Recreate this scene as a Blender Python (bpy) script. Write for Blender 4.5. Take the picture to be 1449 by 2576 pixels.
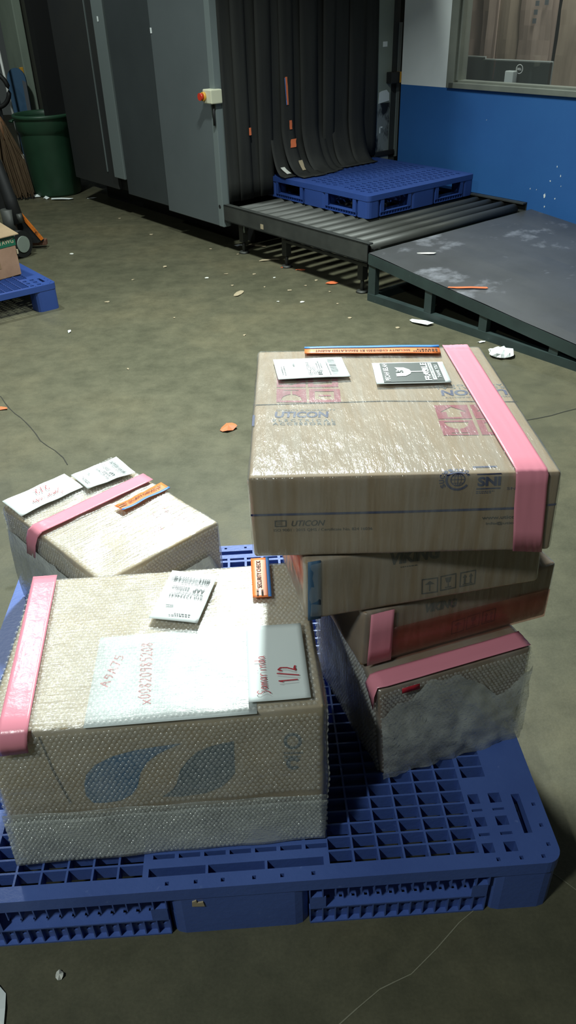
import bpy, math, random
import numpy as np
from mathutils import Vector, Matrix, noise

random.seed(7)
rng = np.random.default_rng(7)
for o in list(bpy.data.objects):
    bpy.data.objects.remove(o)
scene = bpy.context.scene
COL = scene.collection
PI = math.pi

# ------------------------------------------------------------------ camera
F_PX, PITCH, ROLL, CAM_H = 1946.48, 0.5881, -0.031, 1.478
cam_data = bpy.data.cameras.new('camera')
cam_data.sensor_fit = 'HORIZONTAL'
cam_data.sensor_width = 36.0
cam_data.lens = F_PX * 36.0 / 1449.0
cam_data.clip_start = 0.02
cam_data.clip_end = 60
cam = bpy.data.objects.new('camera', cam_data)
COL.objects.link(cam)
fw = Vector((0, math.cos(PITCH), -math.sin(PITCH)))
up = Vector((0, math.sin(PITCH), math.cos(PITCH)))
rt = Vector((1, 0, 0))
cr, sr = math.cos(ROLL), math.sin(ROLL)
r2 = rt * cr + up * sr
u2 = up * cr - rt * sr
M = Matrix.Identity(4)
for i in range(3):
    M[i][0], M[i][1], M[i][2] = r2[i], u2[i], -fw[i]
M[2][3] = CAM_H
cam.matrix_world = M
scene.camera = cam

# ------------------------------------------------------------------ world, lamps, exposure
vs = scene.view_settings
vs.view_transform = 'Standard'
vs.look = 'None'
vs.exposure = 0.0
vs.gamma = 1.0
vs.use_curve_mapping = False
world = bpy.data.worlds.new('world')
scene.world = world
world.use_nodes = True
wb = world.node_tree.nodes['Background']
wb.inputs[0].default_value = (0.80, 0.95, 0.90, 1)
wb.inputs[1].default_value = 0.035


def lamp(name, loc, size, size_y, power, color=(0.90, 1.0, 0.95), rot=(0, 0, 0)):
    d = bpy.data.lights.new(name, 'AREA')
    d.shape = 'RECTANGLE'
    d.size, d.size_y = size, size_y
    d.energy = power
    d.color = color
    o = bpy.data.objects.new(name, d)
    o.location = loc
    o.rotation_euler = rot
    COL.objects.link(o)
    return o


lamp('lamp_over_conveyor', (-0.14, 3.46, 2.92), 0.20, 0.36, 230, rot=(-0.5, 0, 0))
lamp('lamp_over_aisle', (-1.75, -0.85, 3.6), 0.20, 0.36, 94)
lamp('lamp_over_scanner', (-2.3, 5.0, 4.2), 0.20, 0.36, 115)
lamp('lamp_over_office', (2.05, 6.0, 2.7), 0.3, 1.0, 30)


# ------------------------------------------------------------------ helpers: colour and materials
def S(r, g, b):
    def l(c):
        c /= 255.0
        return c / 12.92 if c <= 0.04045 else ((c + 0.055) / 1.055) ** 2.4
    return (l(r), l(g), l(b), 1.0)


def new_mat(name):
    m = bpy.data.materials.new(name)
    m.use_nodes = True
    nt = m.node_tree
    nt.nodes.clear()
    out = nt.nodes.new('ShaderNodeOutputMaterial')
    return m, nt, out


def noise_node(nt, scale, detail=4, rough=0.55, stretch=None, coord='Object'):
    tc = nt.nodes.new('ShaderNodeTexCoord')
    n = nt.nodes.new('ShaderNodeTexNoise')
    n.inputs['Scale'].default_value = scale
    n.inputs['Detail'].default_value = detail
    n.inputs['Roughness'].default_value = rough
    if stretch:
        mp = nt.nodes.new('ShaderNodeMapping')
        mp.inputs['Scale'].default_value = stretch
        nt.links.new(tc.outputs[coord], mp.inputs[0])
        nt.links.new(mp.outputs[0], n.inputs['Vector'])
    else:
        nt.links.new(tc.outputs[coord], n.inputs['Vector'])
    return n


def ramp(nt, src, stops):
    r = nt.nodes.new('ShaderNodeValToRGB')
    nt.links.new(src, r.inputs[0])
    el = r.color_ramp.elements
    while len(el) < len(stops):
        el.new(0.5)
    for e, (p, c) in zip(el, stops):
        e.position = p
        e.color = c
    return r


def pm(name, base, rough=0.5, metal=0.0, spec=0.5, var=None, bump=None, coat=0.0, wear=None):
    """principled material; var=(scale, colour2, stretch), bump=(scale, strength, stretch), wear=(scale, colour, lo, hi)"""
    m, nt, out = new_mat(name)
    b = nt.nodes.new('ShaderNodeBsdfPrincipled')
    b.inputs['Base Color'].default_value = base
    b.inputs['Roughness'].default_value = rough
    b.inputs['Metallic'].default_value = metal
    b.inputs['Specular IOR Level'].default_value = spec
    b.inputs['Coat Weight'].default_value = coat
    nt.links.new(b.outputs[0], out.inputs[0])
    src = None
    if var:
        n = noise_node(nt, var[0], 5, 0.6, var[2] if len(var) > 2 else None)
        r = ramp(nt, n.outputs[0], [(0.32, base), (0.68, var[1])])
        src = r.outputs[0]
    if wear:
        n = noise_node(nt, wear[0], 6, 0.65, wear[4] if len(wear) > 4 else None)
        r = ramp(nt, n.outputs[0], [(wear[2], (0, 0, 0, 1)), (wear[3], (1, 1, 1, 1))])
        mx = nt.nodes.new('ShaderNodeMix')
        mx.data_type = 'RGBA'
        nt.links.new(r.outputs[0], mx.inputs['Factor'])
        if src:
            nt.links.new(src, mx.inputs['A'])
        else:
            mx.inputs['A'].default_value = base
        mx.inputs['B'].default_value = wear[1]
        src = mx.outputs['Result']
    if src:
        nt.links.new(src, b.inputs['Base Color'])
    if bump:
        n = noise_node(nt, bump[0], 4, 0.6, bump[2] if len(bump) > 2 else None)
        bp = nt.nodes.new('ShaderNodeBump')
        bp.inputs['Strength'].default_value = bump[1]
        bp.inputs['Distance'].default_value = 0.01
        nt.links.new(n.outputs[0], bp.inputs['Height'])
        nt.links.new(bp.outputs[0], b.inputs['Normal'])
    return m


def film(name, milk=0.1, rough=0.15, gloss=1.0, bump=(60, 0.3, None), tint=(1, 1, 1, 1), milk_col=(0.8, 0.82, 0.8, 1), milk_var=None):
    """clear plastic: transparent + a little milky diffuse + fresnel gloss"""
    m, nt, out = new_mat(name)
    tr = nt.nodes.new('ShaderNodeBsdfTransparent')
    tr.inputs[0].default_value = tint
    df = nt.nodes.new('ShaderNodeBsdfDiffuse')
    df.inputs[0].default_value = milk_col
    gl = nt.nodes.new('ShaderNodeBsdfGlossy')
    gl.inputs['Roughness'].default_value = rough
    fr = nt.nodes.new('ShaderNodeLayerWeight')          # symmetric for both sides of the thin sheet
    fr.inputs['Blend'].default_value = 0.5
    pw = nt.nodes.new('ShaderNodeMath')
    pw.operation = 'POWER'
    pw.inputs[1].default_value = 4.0
    nt.links.new(fr.outputs['Facing'], pw.inputs[0])
    mu = nt.nodes.new('ShaderNodeMath')
    mu.operation = 'MULTIPLY_ADD'
    mu.inputs[1].default_value = 0.5 * gloss
    mu.inputs[2].default_value = 0.05 * gloss
    mu.use_clamp = True
    nt.links.new(pw.outputs[0], mu.inputs[0])
    m1 = nt.nodes.new('ShaderNodeMixShader')
    m1.inputs[0].default_value = milk
    if milk_var:
        n = noise_node(nt, milk_var[0], 4, 0.6, milk_var[3] if len(milk_var) > 3 else None)
        mr = nt.nodes.new('ShaderNodeMapRange')
        mr.inputs['From Min'].default_value = 0.35
        mr.inputs['From Max'].default_value = 0.65
        mr.inputs['To Min'].default_value = milk_var[1]
        mr.inputs['To Max'].default_value = milk_var[2]
        nt.links.new(n.outputs[0], mr.inputs[0])
        nt.links.new(mr.outputs[0], m1.inputs[0])
    nt.links.new(tr.outputs[0], m1.inputs[1])
    nt.links.new(df.outputs[0], m1.inputs[2])
    m2 = nt.nodes.new('ShaderNodeMixShader')
    nt.links.new(mu.outputs[0], m2.inputs[0])
    nt.links.new(m1.outputs[0], m2.inputs[1])
    nt.links.new(gl.outputs[0], m2.inputs[2])
    nt.links.new(m2.outputs[0], out.inputs[0])
    if bump:
        n = noise_node(nt, bump[0], 4, 0.6, bump[2])
        bp = nt.nodes.new('ShaderNodeBump')
        bp.inputs['Strength'].default_value = bump[1]
        bp.inputs['Distance'].default_value = 0.01
        nt.links.new(n.outputs[0], bp.inputs['Height'])
        nt.links.new(bp.outputs[0], gl.inputs['Normal'])
        nt.links.new(bp.outputs[0], fr.inputs['Normal'])
    return m


MAT = {}
MAT['card'] = pm('cardboard', S(148, 126, 98), 0.75, var=(9, S(136, 115, 88)), bump=(220, 0.05))
MAT['card_a'] = pm('cardboard_pale', S(190, 172, 142), 0.75, var=(7, S(176, 158, 128)))
MAT['card_d'] = pm('cardboard_brown', S(140, 112, 84), 0.75, var=(9, S(124, 98, 72)))
MAT['card_far'] = pm('cardboard_rosy', S(150, 118, 96), 0.8, var=(14, S(134, 104, 84)))
MAT['blue'] = pm('blue_plastic', S(64, 88, 154), 0.42, var=(6, S(72, 97, 164)), bump=(90, 0.08), wear=(40, S(120, 140, 195), 0.66, 0.8))
MAT['blue_far'] = pm('deep_blue_plastic', S(38, 62, 122), 0.45, var=(5, S(43, 69, 132)), wear=(30, S(92, 112, 165), 0.68, 0.8))
MAT['paper'] = pm('white_paper', S(226, 232, 232), 0.6, spec=0.3)
MAT['paper_sheet'] = pm('plain_paper', S(206, 214, 214), 0.7, spec=0.2)
MAT['ink'] = pm('black_ink', S(52, 56, 58), 0.7)
MAT['ink_grey'] = pm('grey_ink', S(92, 96, 98), 0.7)
MAT['ink_blue'] = pm('navy_print', S(34, 46, 92), 0.7)
MAT['ink_red'] = pm('maroon_print', S(126, 30, 54), 0.7, var=(60, S(142, 52, 68)))
MAT['pen_red'] = pm('red_marker', S(170, 30, 48), 0.6)
MAT['ink_teal'] = pm('teal_blue_print', S(36, 112, 164), 0.7)
MAT['ink_teal_dark'] = pm('slate_teal_print', S(42, 88, 112), 0.7)
MAT['ink_brown'] = pm('dark_brown_print', S(44, 38, 32), 0.8)
MAT['label_dark'] = pm('label_charcoal', S(58, 66, 64), 0.5)
MAT['pink'] = film('pink_tape', milk=0.9, rough=0.25, gloss=0.7, bump=(30, 0.12, None), tint=S(250, 190, 205), milk_col=S(230, 146, 164))
MAT['pink_thin'] = film('pink_tape_thin', milk=0.28, rough=0.25, gloss=0.6, bump=(30, 0.15, None), tint=S(250, 224, 220), milk_col=S(140, 86, 84), milk_var=(16, 0.0, 0.06))
MAT['orange'] = pm('orange_tape', S(236, 126, 66), 0.4)
MAT['tape_blue'] = pm('blue_tape_edge', S(70, 130, 205), 0.4)
MAT['stretch'] = film('stretch_film', milk=0.06, rough=0.16, gloss=1.2, bump=(70, 0.45, (1.0, 0.2, 0.10)), milk_var=(60, 0.05, 0.17, (1.0, 0.08, 0.08)))
MAT['bubble_film'] = film('bubble_base_film', milk=0.14, rough=0.26, gloss=2.6, bump=(34, 0.35, (0.5, 3, 1)), milk_var=(11, 0.07, 0.2))
MAT['bubble'] = film('bubble_domes', milk=0.14, rough=0.2, gloss=0.9, bump=(70, 0.15, None))
MAT['milky'] = film('milky_wrap', milk=0.5, rough=0.2, gloss=1.5, bump=(110, 0.8, None), milk_col=(0.70, 0.73, 0.70, 1), milk_var=(13, 0.34, 0.6, (1.4, 1, 1)))
MAT['milky_light'] = film('milky_wrap_light', milk=0.26, rough=0.2, gloss=1.3, bump=(90, 0.5, None), milk_col=(0.58, 0.61, 0.58, 1), milk_var=(13, 0.16, 0.36, (1.4, 1, 1)))
MAT['milky_b'] = film('milky_bubbles', milk=0.24, rough=0.14, gloss=1.5, bump=(70, 0.15, None), milk_col=(0.62, 0.66, 0.64, 1))
MAT['rubber'] = pm('black_rubber', S(38, 39, 38), 0.7, spec=0.25, var=(5, S(48, 49, 47), (3, 3, 0.3)), bump=(60, 0.06))
MAT['steel_roller'] = pm('roller_steel', S(66, 68, 64), 0.5, metal=0.2, var=(8, S(54, 55, 52), (1, 0.3, 1)), wear=(20, S(120, 122, 118), 0.66, 0.78))
MAT['frame_green'] = pm('dark_green_steel', S(46, 60, 58), 0.5, var=(6, S(36, 46, 46)), wear=(26, S(86, 92, 90), 0.66, 0.78))
MAT['frame_dark'] = pm('dark_steel', S(44, 46, 44), 0.55, var=(7, S(58, 60, 57)), wear=(24, S(96, 98, 94), 0.68, 0.8))
MAT['ramp_plate'] = pm('worn_ramp_plate', S(74, 75, 76), 0.36, metal=0.3, var=(2.2, S(88, 89, 92)), bump=(5, 0.08), wear=(3.0, S(150, 152, 160), 0.56, 0.72, (1.6, 1, 1)))
MAT['panel_grey'] = pm('grey_enamel', S(87, 94, 96), 0.5, var=(2, S(81, 88, 90)))
MAT['panel_dark'] = pm('charcoal_enamel', S(58, 64, 66), 0.5, var=(2, S(52, 57, 59)))
MAT['panel_strip'] = pm('pale_grey_enamel', S(104, 113, 113), 0.45)
MAT['panel_black'] = pm('black_enamel', S(40, 42, 44), 0.5, var=(2, S(46, 47, 46)))
MAT['panel_olive'] = pm('olive_grey_enamel', S(70, 72, 64), 0.55, var=(2, S(64, 65, 58)))
MAT['column'] = pm('grey_green_enamel', S(134, 144, 134), 0.5, var=(3, S(124, 134, 126)))
MAT['column_scuffed'] = pm('scuffed_enamel', S(118, 126, 126), 0.45, wear=(7, S(30, 32, 34), 0.46, 0.54, (1, 1, 0.5)))
MAT['post_green'] = pm('pale_green_paint', S(140, 152, 138), 0.6, var=(4, S(122, 134, 122), (1, 1, 0.3)))
MAT['black'] = pm('matt_black', S(24, 25, 26), 0.6)
MAT['wall_blue'] = pm('blue_wall_paint', S(42, 96, 158), 0.55, var=(1.6, S(38, 88, 150)), bump=(120, 0.06), wear=(14, S(150, 175, 205), 0.76, 0.775))
MAT['wall_white'] = pm('white_wall_paint', S(226, 231, 229), 0.6, var=(2.5, S(214, 220, 219)), bump=(120, 0.05))
MAT['window_metal'] = pm('window_aluminium', S(128, 132, 122), 0.45, metal=0.2, var=(6, S(114, 118, 110)))
MAT['glass'] = film('window_glass', milk=0.02, rough=0.02, gloss=0.7, bump=None)
MAT['monitor'] = pm('monitor_black', S(34, 42, 38), 0.4)
MAT['monitor_edge'] = pm('monitor_silver', S(170, 176, 172), 0.35)
MAT['bin'] = pm('green_bin_plastic', S(42, 76, 56), 0.45, var=(5, S(36, 67, 49)), wear=(10, S(76, 98, 70), 0.7, 0.8))
MAT['straw'] = pm('broom_straw', S(94, 76, 52), 0.8, var=(60, S(78, 58, 38), (1, 1, 0.1)))
MAT['wood'] = pm('brown_wood', S(120, 84, 56), 0.7)
MAT['white_plastic'] = pm('white_plastic', S(214, 216, 212), 0.4)
MAT['grime_white'] = pm('dirty_white_paper', S(208, 208, 200), 0.7)
MAT['grime_tan'] = pm('dirty_tan_paper', S(160, 146, 120), 0.8)
MAT['scrap_orange'] = pm('orange_scrap', S(214, 112, 70), 0.5)
MAT['orange_paint'] = pm('orange_paint', S(206, 112, 36), 0.45, wear=(30, S(90, 52, 30), 0.55, 0.65))
MAT['rust'] = pm('rusty_steel', S(124, 84, 66), 0.7, var=(30, S(90, 60, 46)))
MAT['estop'] = pm('cream_plastic', S(196, 196, 172), 0.45)
MAT['red_btn'] = pm('red_plastic', S(190, 52, 34), 0.35)
MAT['yellow'] = pm('yellow_plastic', S(214, 160, 60), 0.4)
MAT['green_tape'] = pm('green_tape', S(26, 88, 66), 0.35)
MAT['office_panel'] = pm('brown_carton_panel', S(158, 142, 124), 0.75, var=(4, S(136, 120, 104), (3, 1, 0.5)))
MAT['office_panel_b'] = pm('pink_brown_carton_panel', S(166, 146, 132), 0.75, var=(4, S(146, 128, 116), (3, 1, 0.5)))
MAT['office_wall'] = pm('office_wall_paint', S(60, 58, 52), 0.8)
MAT['cloth_grey'] = pm('grey_cloth', S(86, 90, 96), 0.85)
MAT['sheet_blue'] = pm('faded_blue_sheet', S(52, 88, 122), 0.6, var=(5, S(60, 92, 120)))


def floor_material():
    m, nt, out = new_mat('stained_concrete')
    b = nt.nodes.new('ShaderNodeBsdfPrincipled')
    nt.links.new(b.outputs[0], out.inputs[0])
    n1 = noise_node(nt, 0.9, 6, 0.6)
    r1 = ramp(nt, n1.outputs[0], [(0.3, S(77, 77, 63)), (0.5, S(88, 86, 71)), (0.72, S(102, 96, 77))])
    n2 = noise_node(nt, 9, 8, 0.7)
    r2 = ramp(nt, n2.outputs[0], [(0.3, (0.70, 0.71, 0.69, 1)), (0.72, (1.1, 1.08, 1.0, 1))])
    n3 = noise_node(nt, 160, 3, 0.6)
    r3 = ramp(nt, n3.outputs[0], [(0.25, (0.82, 0.83, 0.8, 1)), (0.75, (1.12, 1.12, 1.1, 1))])
    mx = nt.nodes.new('ShaderNodeMix')
    mx.data_type = 'RGBA'
    mx.blend_type = 'MULTIPLY'
    mx.inputs['Factor'].default_value = 1
    nt.links.new(r1.outputs[0], mx.inputs['A'])
    nt.links.new(r2.outputs[0], mx.inputs['B'])
    mx2 = nt.nodes.new('ShaderNodeMix')
    mx2.data_type = 'RGBA'
    mx2.blend_type = 'MULTIPLY'
    mx2.inputs['Factor'].default_value = 0.8
    nt.links.new(mx.outputs['Result'], mx2.inputs['A'])
    nt.links.new(r3.outputs[0], mx2.inputs['B'])
    nt.links.new(mx2.outputs['Result'], b.inputs['Base Color'])
    rr = ramp(nt, n2.outputs[0], [(0.3, (0.42, 0.42, 0.42, 1)), (0.7, (0.62, 0.62, 0.62, 1))])
    nt.links.new(rr.outputs[0], b.inputs['Roughness'])
    b.inputs['Specular IOR Level'].default_value = 0.35
    bp = nt.nodes.new('ShaderNodeBump')
    bp.inputs['Strength'].default_value = 0.15
    bp.inputs['Distance'].default_value = 0.01
    nt.links.new(n2.outputs[0], bp.inputs['Height'])
    nt.links.new(bp.outputs[0], b.inputs['Normal'])
    return m


MAT['floor'] = floor_material()
MAT['crack'] = pm('dark_crack_filler', S(44, 44, 38), 0.9)
MAT['chalk'] = pm('pale_scratch', S(126, 124, 106), 0.8)


# ------------------------------------------------------------------ helpers: objects and meshes
def tag(o, label=None, cat=None, group=None, kind=None):
    if label:
        o['label'] = label
    if cat:
        o['category'] = cat
    if group:
        o['group'] = group
    if kind:
        o['kind'] = kind
    return o


def empty(name, loc=(0, 0, 0), rz=0.0):
    o = bpy.data.objects.new(name, None)
    o.location = loc
    o.rotation_euler = (0, 0, rz)
    o.empty_display_size = 0.05
    COL.objects.link(o)
    return o


def add_obj(name, mesh, parent=None):
    o = bpy.data.objects.new(name, mesh)
    COL.objects.link(o)
    if parent:
        o.parent = parent
    return o


def from_arrays(name, V, Fq, mat, parent=None, smooth=False):
    V = np.asarray(V, dtype=np.float32)
    me = bpy.data.meshes.new(name)
    if isinstance(Fq, np.ndarray):
        k = Fq.shape[1]
        me.vertices.add(len(V))
        me.vertices.foreach_set('co', V.ravel())
        me.loops.add(Fq.size)
        me.loops.foreach_set('vertex_index', Fq.astype(np.int32).ravel())
        me.polygons.add(len(Fq))
        me.polygons.foreach_set('loop_start', np.arange(0, Fq.size, k, dtype=np.int32))
        me.polygons.foreach_set('loop_total', np.full(len(Fq), k, dtype=np.int32))
        me.update(calc_edges=True)
    else:
        me.from_pydata([tuple(map(float, v)) for v in V], [], Fq)
    me.materials.append(mat)
    if smooth:
        me.polygons.foreach_set('use_smooth', np.ones(len(me.polygons), dtype=bool))
    me.validate()
    return add_obj(name, me, parent)


class MB:
    def __init__(self):
        self.v, self.f, self.m, self.s = [], [], [], []

    def face(self, pts, mi=0, sm=False):
        i = len(self.v)
        self.v += [tuple(p) for p in pts]
        self.f.append(tuple(range(i, i + len(pts))))
        self.m.append(mi)
        self.s.append(sm)

    def hexa(self, c, mi=0):
        """8 corners, index bits x,y,z"""
        i = len(self.v)
        self.v += [tuple(p) for p in c]
        for q in ((0, 2, 3, 1), (4, 5, 7, 6), (0, 1, 5, 4), (2, 6, 7, 3), (0, 4, 6, 2), (1, 3, 7, 5)):
            self.f.append(tuple(i + k for k in q))
            self.m.append(mi)
            self.s.append(False)
        return self

    def box(self, x0, x1, y0, y1, z0, z1, mi=0):
        return self.hexa([(x, y, z) for z in (z0, z1) for y in (y0, y1) for x in (x0, x1)], mi)

    def prism(self, poly, fn, t0, t1, mi=0):
        """poly = 2D outline, fn(p, t) -> 3D point"""
        n = len(poly)
        i = len(self.v)
        self.v += [tuple(fn(p, t0)) for p in poly] + [tuple(fn(p, t1)) for p in poly]
        self.f.append(tuple(i + k for k in reversed(range(n))))
        self.f.append(tuple(i + n + k for k in range(n)))
        self.m += [mi, mi]
        self.s += [False, False]
        for k in range(n):
            j = (k + 1) % n
            self.f.append((i + k, i + j, i + n + j, i + n + k))
            self.m.append(mi)
            self.s.append(False)
        return self

    def cyl(self, p0, p1, r0, r1=None, n=12, mi=0, cap=True):
        r1 = r0 if r1 is None else r1
        return self.tube([p0, p1], [r0, r1], n, mi, cap)

    def tube(self, pts, rad, n=10, mi=0, cap=True):
        pts = [Vector(p) for p in pts]
        if not isinstance(rad, (list, tuple)):
            rad = [rad] * len(pts)
        base = len(self.v)
        ref = None
        for k, p in enumerate(pts):
            d = (pts[min(k + 1, len(pts) - 1)] - pts[max(k - 1, 0)]).normalized()
            if ref is None:
                ref = Vector((0, 0, 1)) if abs(d.z) < 0.9 else Vector((1, 0, 0))
            a = d.cross(ref).normalized()
            b = d.cross(a).normalized()
            ref = -b if False else ref
            for j in range(n):
                t = 2 * PI * j / n
                self.v.append(tuple(p + (a * math.cos(t) + b * math.sin(t)) * rad[k]))
        for k in range(len(pts) - 1):
            for j in range(n):
                j2 = (j + 1) % n
                a0, a1 = base + k * n + j, base + k * n + j2
                self.f.append((a0, a1, a1 + n, a0 + n))
                self.m.append(mi)
                self.s.append(True)
        if cap:
            self.f.append(tuple(base + j for j in reversed(range(n))))
            self.f.append(tuple(base + (len(pts) - 1) * n + j for j in range(n)))
            self.m += [mi, mi]
            self.s += [False, False]
        return self

    def lathe(self, prof, c=(0, 0, 0), n=40, mi=0):
        base = len(self.v)
        for r, z in prof:
            for j in range(n):
                t = 2 * PI * j / n
                self.v.append((c[0] + r * math.cos(t), c[1] + r * math.sin(t), c[2] + z))
        for k in range(len(prof) - 1):
            for j in range(n):
                j2 = (j + 1) % n
                a0, a1 = base + k * n + j, base + k * n + j2
                self.f.append((a0, a1, a1 + n, a0 + n))
                self.m.append(mi)
                self.s.append(True)
        return self

    def plate(self, x0, x1, y0, y1, z0, z1, holes, fn=None, mi=0):
        """flat slab with rectangular through holes (hx0,hx1,hy0,hy1)"""
        fn = fn or (lambda x, y, z: (x, y, z))
        rd = lambda v: round(v, 5)
        xs = sorted({rd(x0), rd(x1), *[rd(min(max(h[i], x0), x1)) for h in holes for i in (0, 1)]})
        ys = sorted({rd(y0), rd(y1), *[rd(min(max(h[i], y0), y1)) for h in holes for i in (2, 3)]})
        X, Y = np.array(xs), np.array(ys)
        nx, ny = len(xs) - 1, len(ys) - 1
        solid = np.ones((nx + 2, ny + 2), bool)
        solid[0, :] = solid[-1, :] = solid[:, 0] = solid[:, -1] = False
        cx, cy = (X[:-1] + X[1:]) / 2, (Y[:-1] + Y[1:]) / 2
        for h in holes:
            ix = np.where((cx > h[0]) & (cx < h[1]))[0]
            iy = np.where((cy > h[2]) & (cy < h[3]))[0]
            if len(ix) and len(iy):
                solid[ix[0] + 1:ix[-1] + 2, iy[0] + 1:iy[-1] + 2] = False
        for j in range(ny):
            i = 0
            while i < nx:
                if not solid[i + 1, j + 1]:
                    i += 1
                    continue
                k = i
                while k < nx and solid[k + 1, j + 1]:
                    k += 1
                a, b, c, d = xs[i], xs[k], ys[j], ys[j + 1]
                self.face([fn(a, c, z1), fn(b, c, z1), fn(b, d, z1), fn(a, d, z1)], mi)
                self.face([fn(a, d, z0), fn(b, d, z0), fn(b, c, z0), fn(a, c, z0)], mi)
                i = k
        for i in range(nx + 1):
            for j in range(ny):
                l, r = solid[i, j + 1], solid[i + 1, j + 1]
                if l != r:
                    x = xs[i]
                    q = [fn(x, ys[j], z0), fn(x, ys[j + 1], z0), fn(x, ys[j + 1], z1), fn(x, ys[j], z1)]
                    self.face(q if l else q[::-1], mi)
        for j in range(ny + 1):
            for i in range(nx):
                l, r = solid[i + 1, j], solid[i + 1, j + 1]
                if l != r:
                    y = ys[j]
                    q = [fn(xs[i], y, z0), fn(xs[i + 1], y, z0), fn(xs[i + 1], y, z1), fn(xs[i], y, z1)]
                    self.face(q[::-1] if l else q, mi)
        return self

    def build(self, name, mats, parent=None, bevel=None):
        me = bpy.data.meshes.new(name)
        me.from_pydata(self.v, [], self.f)
        if not isinstance(mats, (list, tuple)):
            mats = [mats]
        for m in mats:
            me.materials.append(m)
        me.polygons.foreach_set('material_index', np.array(self.m, dtype=np.int32))
        me.polygons.foreach_set('use_smooth', np.array(self.s, dtype=bool))
        me.update()
        o = add_obj(name, me, parent)
        if bevel:
            md = o.modifiers.new('bevel', 'BEVEL')
            md.width = bevel
            md.segments = 2
            md.limit_method = 'ANGLE'
        return o


def copy_tree(o, parent=None):
    c = o.copy()
    COL.objects.link(c)
    c.parent = parent
    for ch in list(o.children):
        copy_tree(ch, c)
    return c


_text_cache = {}


def text_2d(s, bold=0.0, shear=0.0, spacing=1.0):
    """triangulated text, normalised to a unit box"""
    key = (s, bold, shear, spacing)
    if key in _text_cache:
        return _text_cache[key]
    cu = bpy.data.curves.new('text', 'FONT')
    cu.body = s
    cu.offset = bold
    cu.shear = shear
    cu.space_character = spacing
    cu.resolution_u = 3
    ob = bpy.data.objects.new('text', cu)
    me = bpy.data.meshes.new_from_object(ob)
    V = np.array([v.co[:2] for v in me.vertices])
    F = [tuple(p.vertices) for p in me.polygons]
    bpy.data.objects.remove(ob)
    bpy.data.curves.remove(cu)
    bpy.data.meshes.remove(me)
    lo, hi = V.min(0), V.max(0)
    V = (V - lo) / (hi - lo)
    _text_cache[key] = (V, F)
    return V, F


GLYPH = {
    'S': [[(.95, .85), (.6, 1), (.2, .9), (.15, .65), (.6, .45), (.85, .2), (.5, -.1), (.0, -.25)]],
    'a': [[(.8, .5), (.4, .58), (.1, .3), (.3, .02), (.65, .12), (.8, .5), (.82, .1), (.95, 0)]],
    'm': [[(0, .52), (.06, 0)], [(.06, .3), (.28, .55), (.42, .4), (.45, 0)], [(.45, .3), (.7, .55), (.85, .4), (.9, 0)]],
    'r': [[(.15, .52), (.2, 0)], [(.2, .3), (.5, .55), (.8, .5)]],
    'i': [[(.45, .5), (.48, 0)], [(.47, .75), (.5, .8)]],
    'n': [[(.1, .52), (.15, 0)], [(.15, .3), (.5, .56), (.78, .4), (.82, 0)]],
    'd': [[(.75, .5), (.4, .58), (.1, .3), (.3, .02), (.65, .12), (.8, .5)], [(.85, 1.0), (.82, .1), (.95, 0)]],
    '1': [[(.3, .8), (.5, 1), (.5, 0)]],
    '/': [[(.85, 1.05), (.2, -.1)]],
    '2': [[(.1, .8), (.4, 1), (.8, .85), (.7, .5), (.1, .02), (.5, .08), (1, .02)]],
    '0': [[(.5, 1), (.15, .7), (.2, .2), (.5, 0), (.85, .3), (.8, .8), (.5, 1)]],
    '8': [[(.8, .85), (.4, 1), (.2, .75), (.8, .3), (.5, 0), (.15, .25), (.8, .85)]],
    '3': [[(.1, .9), (.6, 1), (.8, .75), (.4, .55), (.85, .3), (.5, 0), (.1, .1)]],
    '9': [[(.8, .9), (.3, .95), (.25, .55), (.75, .6), (.8, .9), (.75, .3), (.5, 0)]],
    '5': [[(.85, 1), (.25, 1), (.2, .6), (.7, .6), (.8, .2), (.4, 0), (.1, .1)]],
    '7': [[(.1, 1), (.9, 1), (.4, 0)]],
    'x': [[(.1, .6), (.9, 0)], [(.9, .6), (.1, 0)]],
    'G': [[(.85, .85), (.5, 1), (.15, .6), (.3, .05), (.8, .1), (.85, .45), (.5, .45)]],
    'A': [[(.05, 0), (.5, 1), (.95, 0)], [(.25, .4), (.75, .4)]],
    'W': [[(0, 1), (.25, 0), (.5, .7), (.75, 0), (1, 1)]],
    ' ': [],
}


def hand_2d(s, w=0.09):
    """handwriting strokes -> thin ribbons in a (0..n) x (0..1) box, scaled to the unit box"""
    V, F = [], []
    n = len(s)
    for k, ch in enumerate(s):
        for st in GLYPH[ch]:
            pts = [np.array(((k + 0.06 + 0.84 * x), y)) for x, y in st]
            fine = []
            for a, b in zip(pts[:-1], pts[1:]):
                for t in (0, 0.5):
                    fine.append(a + (b - a) * t)
            fine.append(pts[-1])
            for a, b in zip(fine[:-1], fine[1:]):
                d = (b - a) * np.array((0.62, 1.0))
                d = d / (np.linalg.norm(d) + 1e-9)
                nn = np.array((-d[1] / 0.62, d[0])) * w / 2
                e = (b - a) * 0.08
                i = len(V)
                V += [a - e + nn, a - e - nn, b + e - nn, b + e + nn]
                F.append((i, i + 1, i + 2, i + 3))
    V = np.array(V)
    V[:, 0] /= n
    return V, F


# ------------------------------------------------------------------ the conveyor's frame: a along the belt, b across it
CA = -0.9051
E1 = Vector((math.cos(CA), math.sin(CA), 0))
E2 = Vector((-math.sin(CA), math.cos(CA), 0))
ORG = Vector((0.4886, 4.4062, 0))


def conv(a, b, z=0.0):
    return ORG + E1 * a + E2 * b + Vector((0, 0, z))


# ------------------------------------------------------------------ setting
fl = MB()
fl.face([(-7, -4, 0), (8, -4, 0), (8, 14, 0), (-7, 14, 0)])
floor = tag(fl.build('floor', MAT['floor']), 'dark stained concrete warehouse floor', 'floor', kind='structure')


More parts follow.
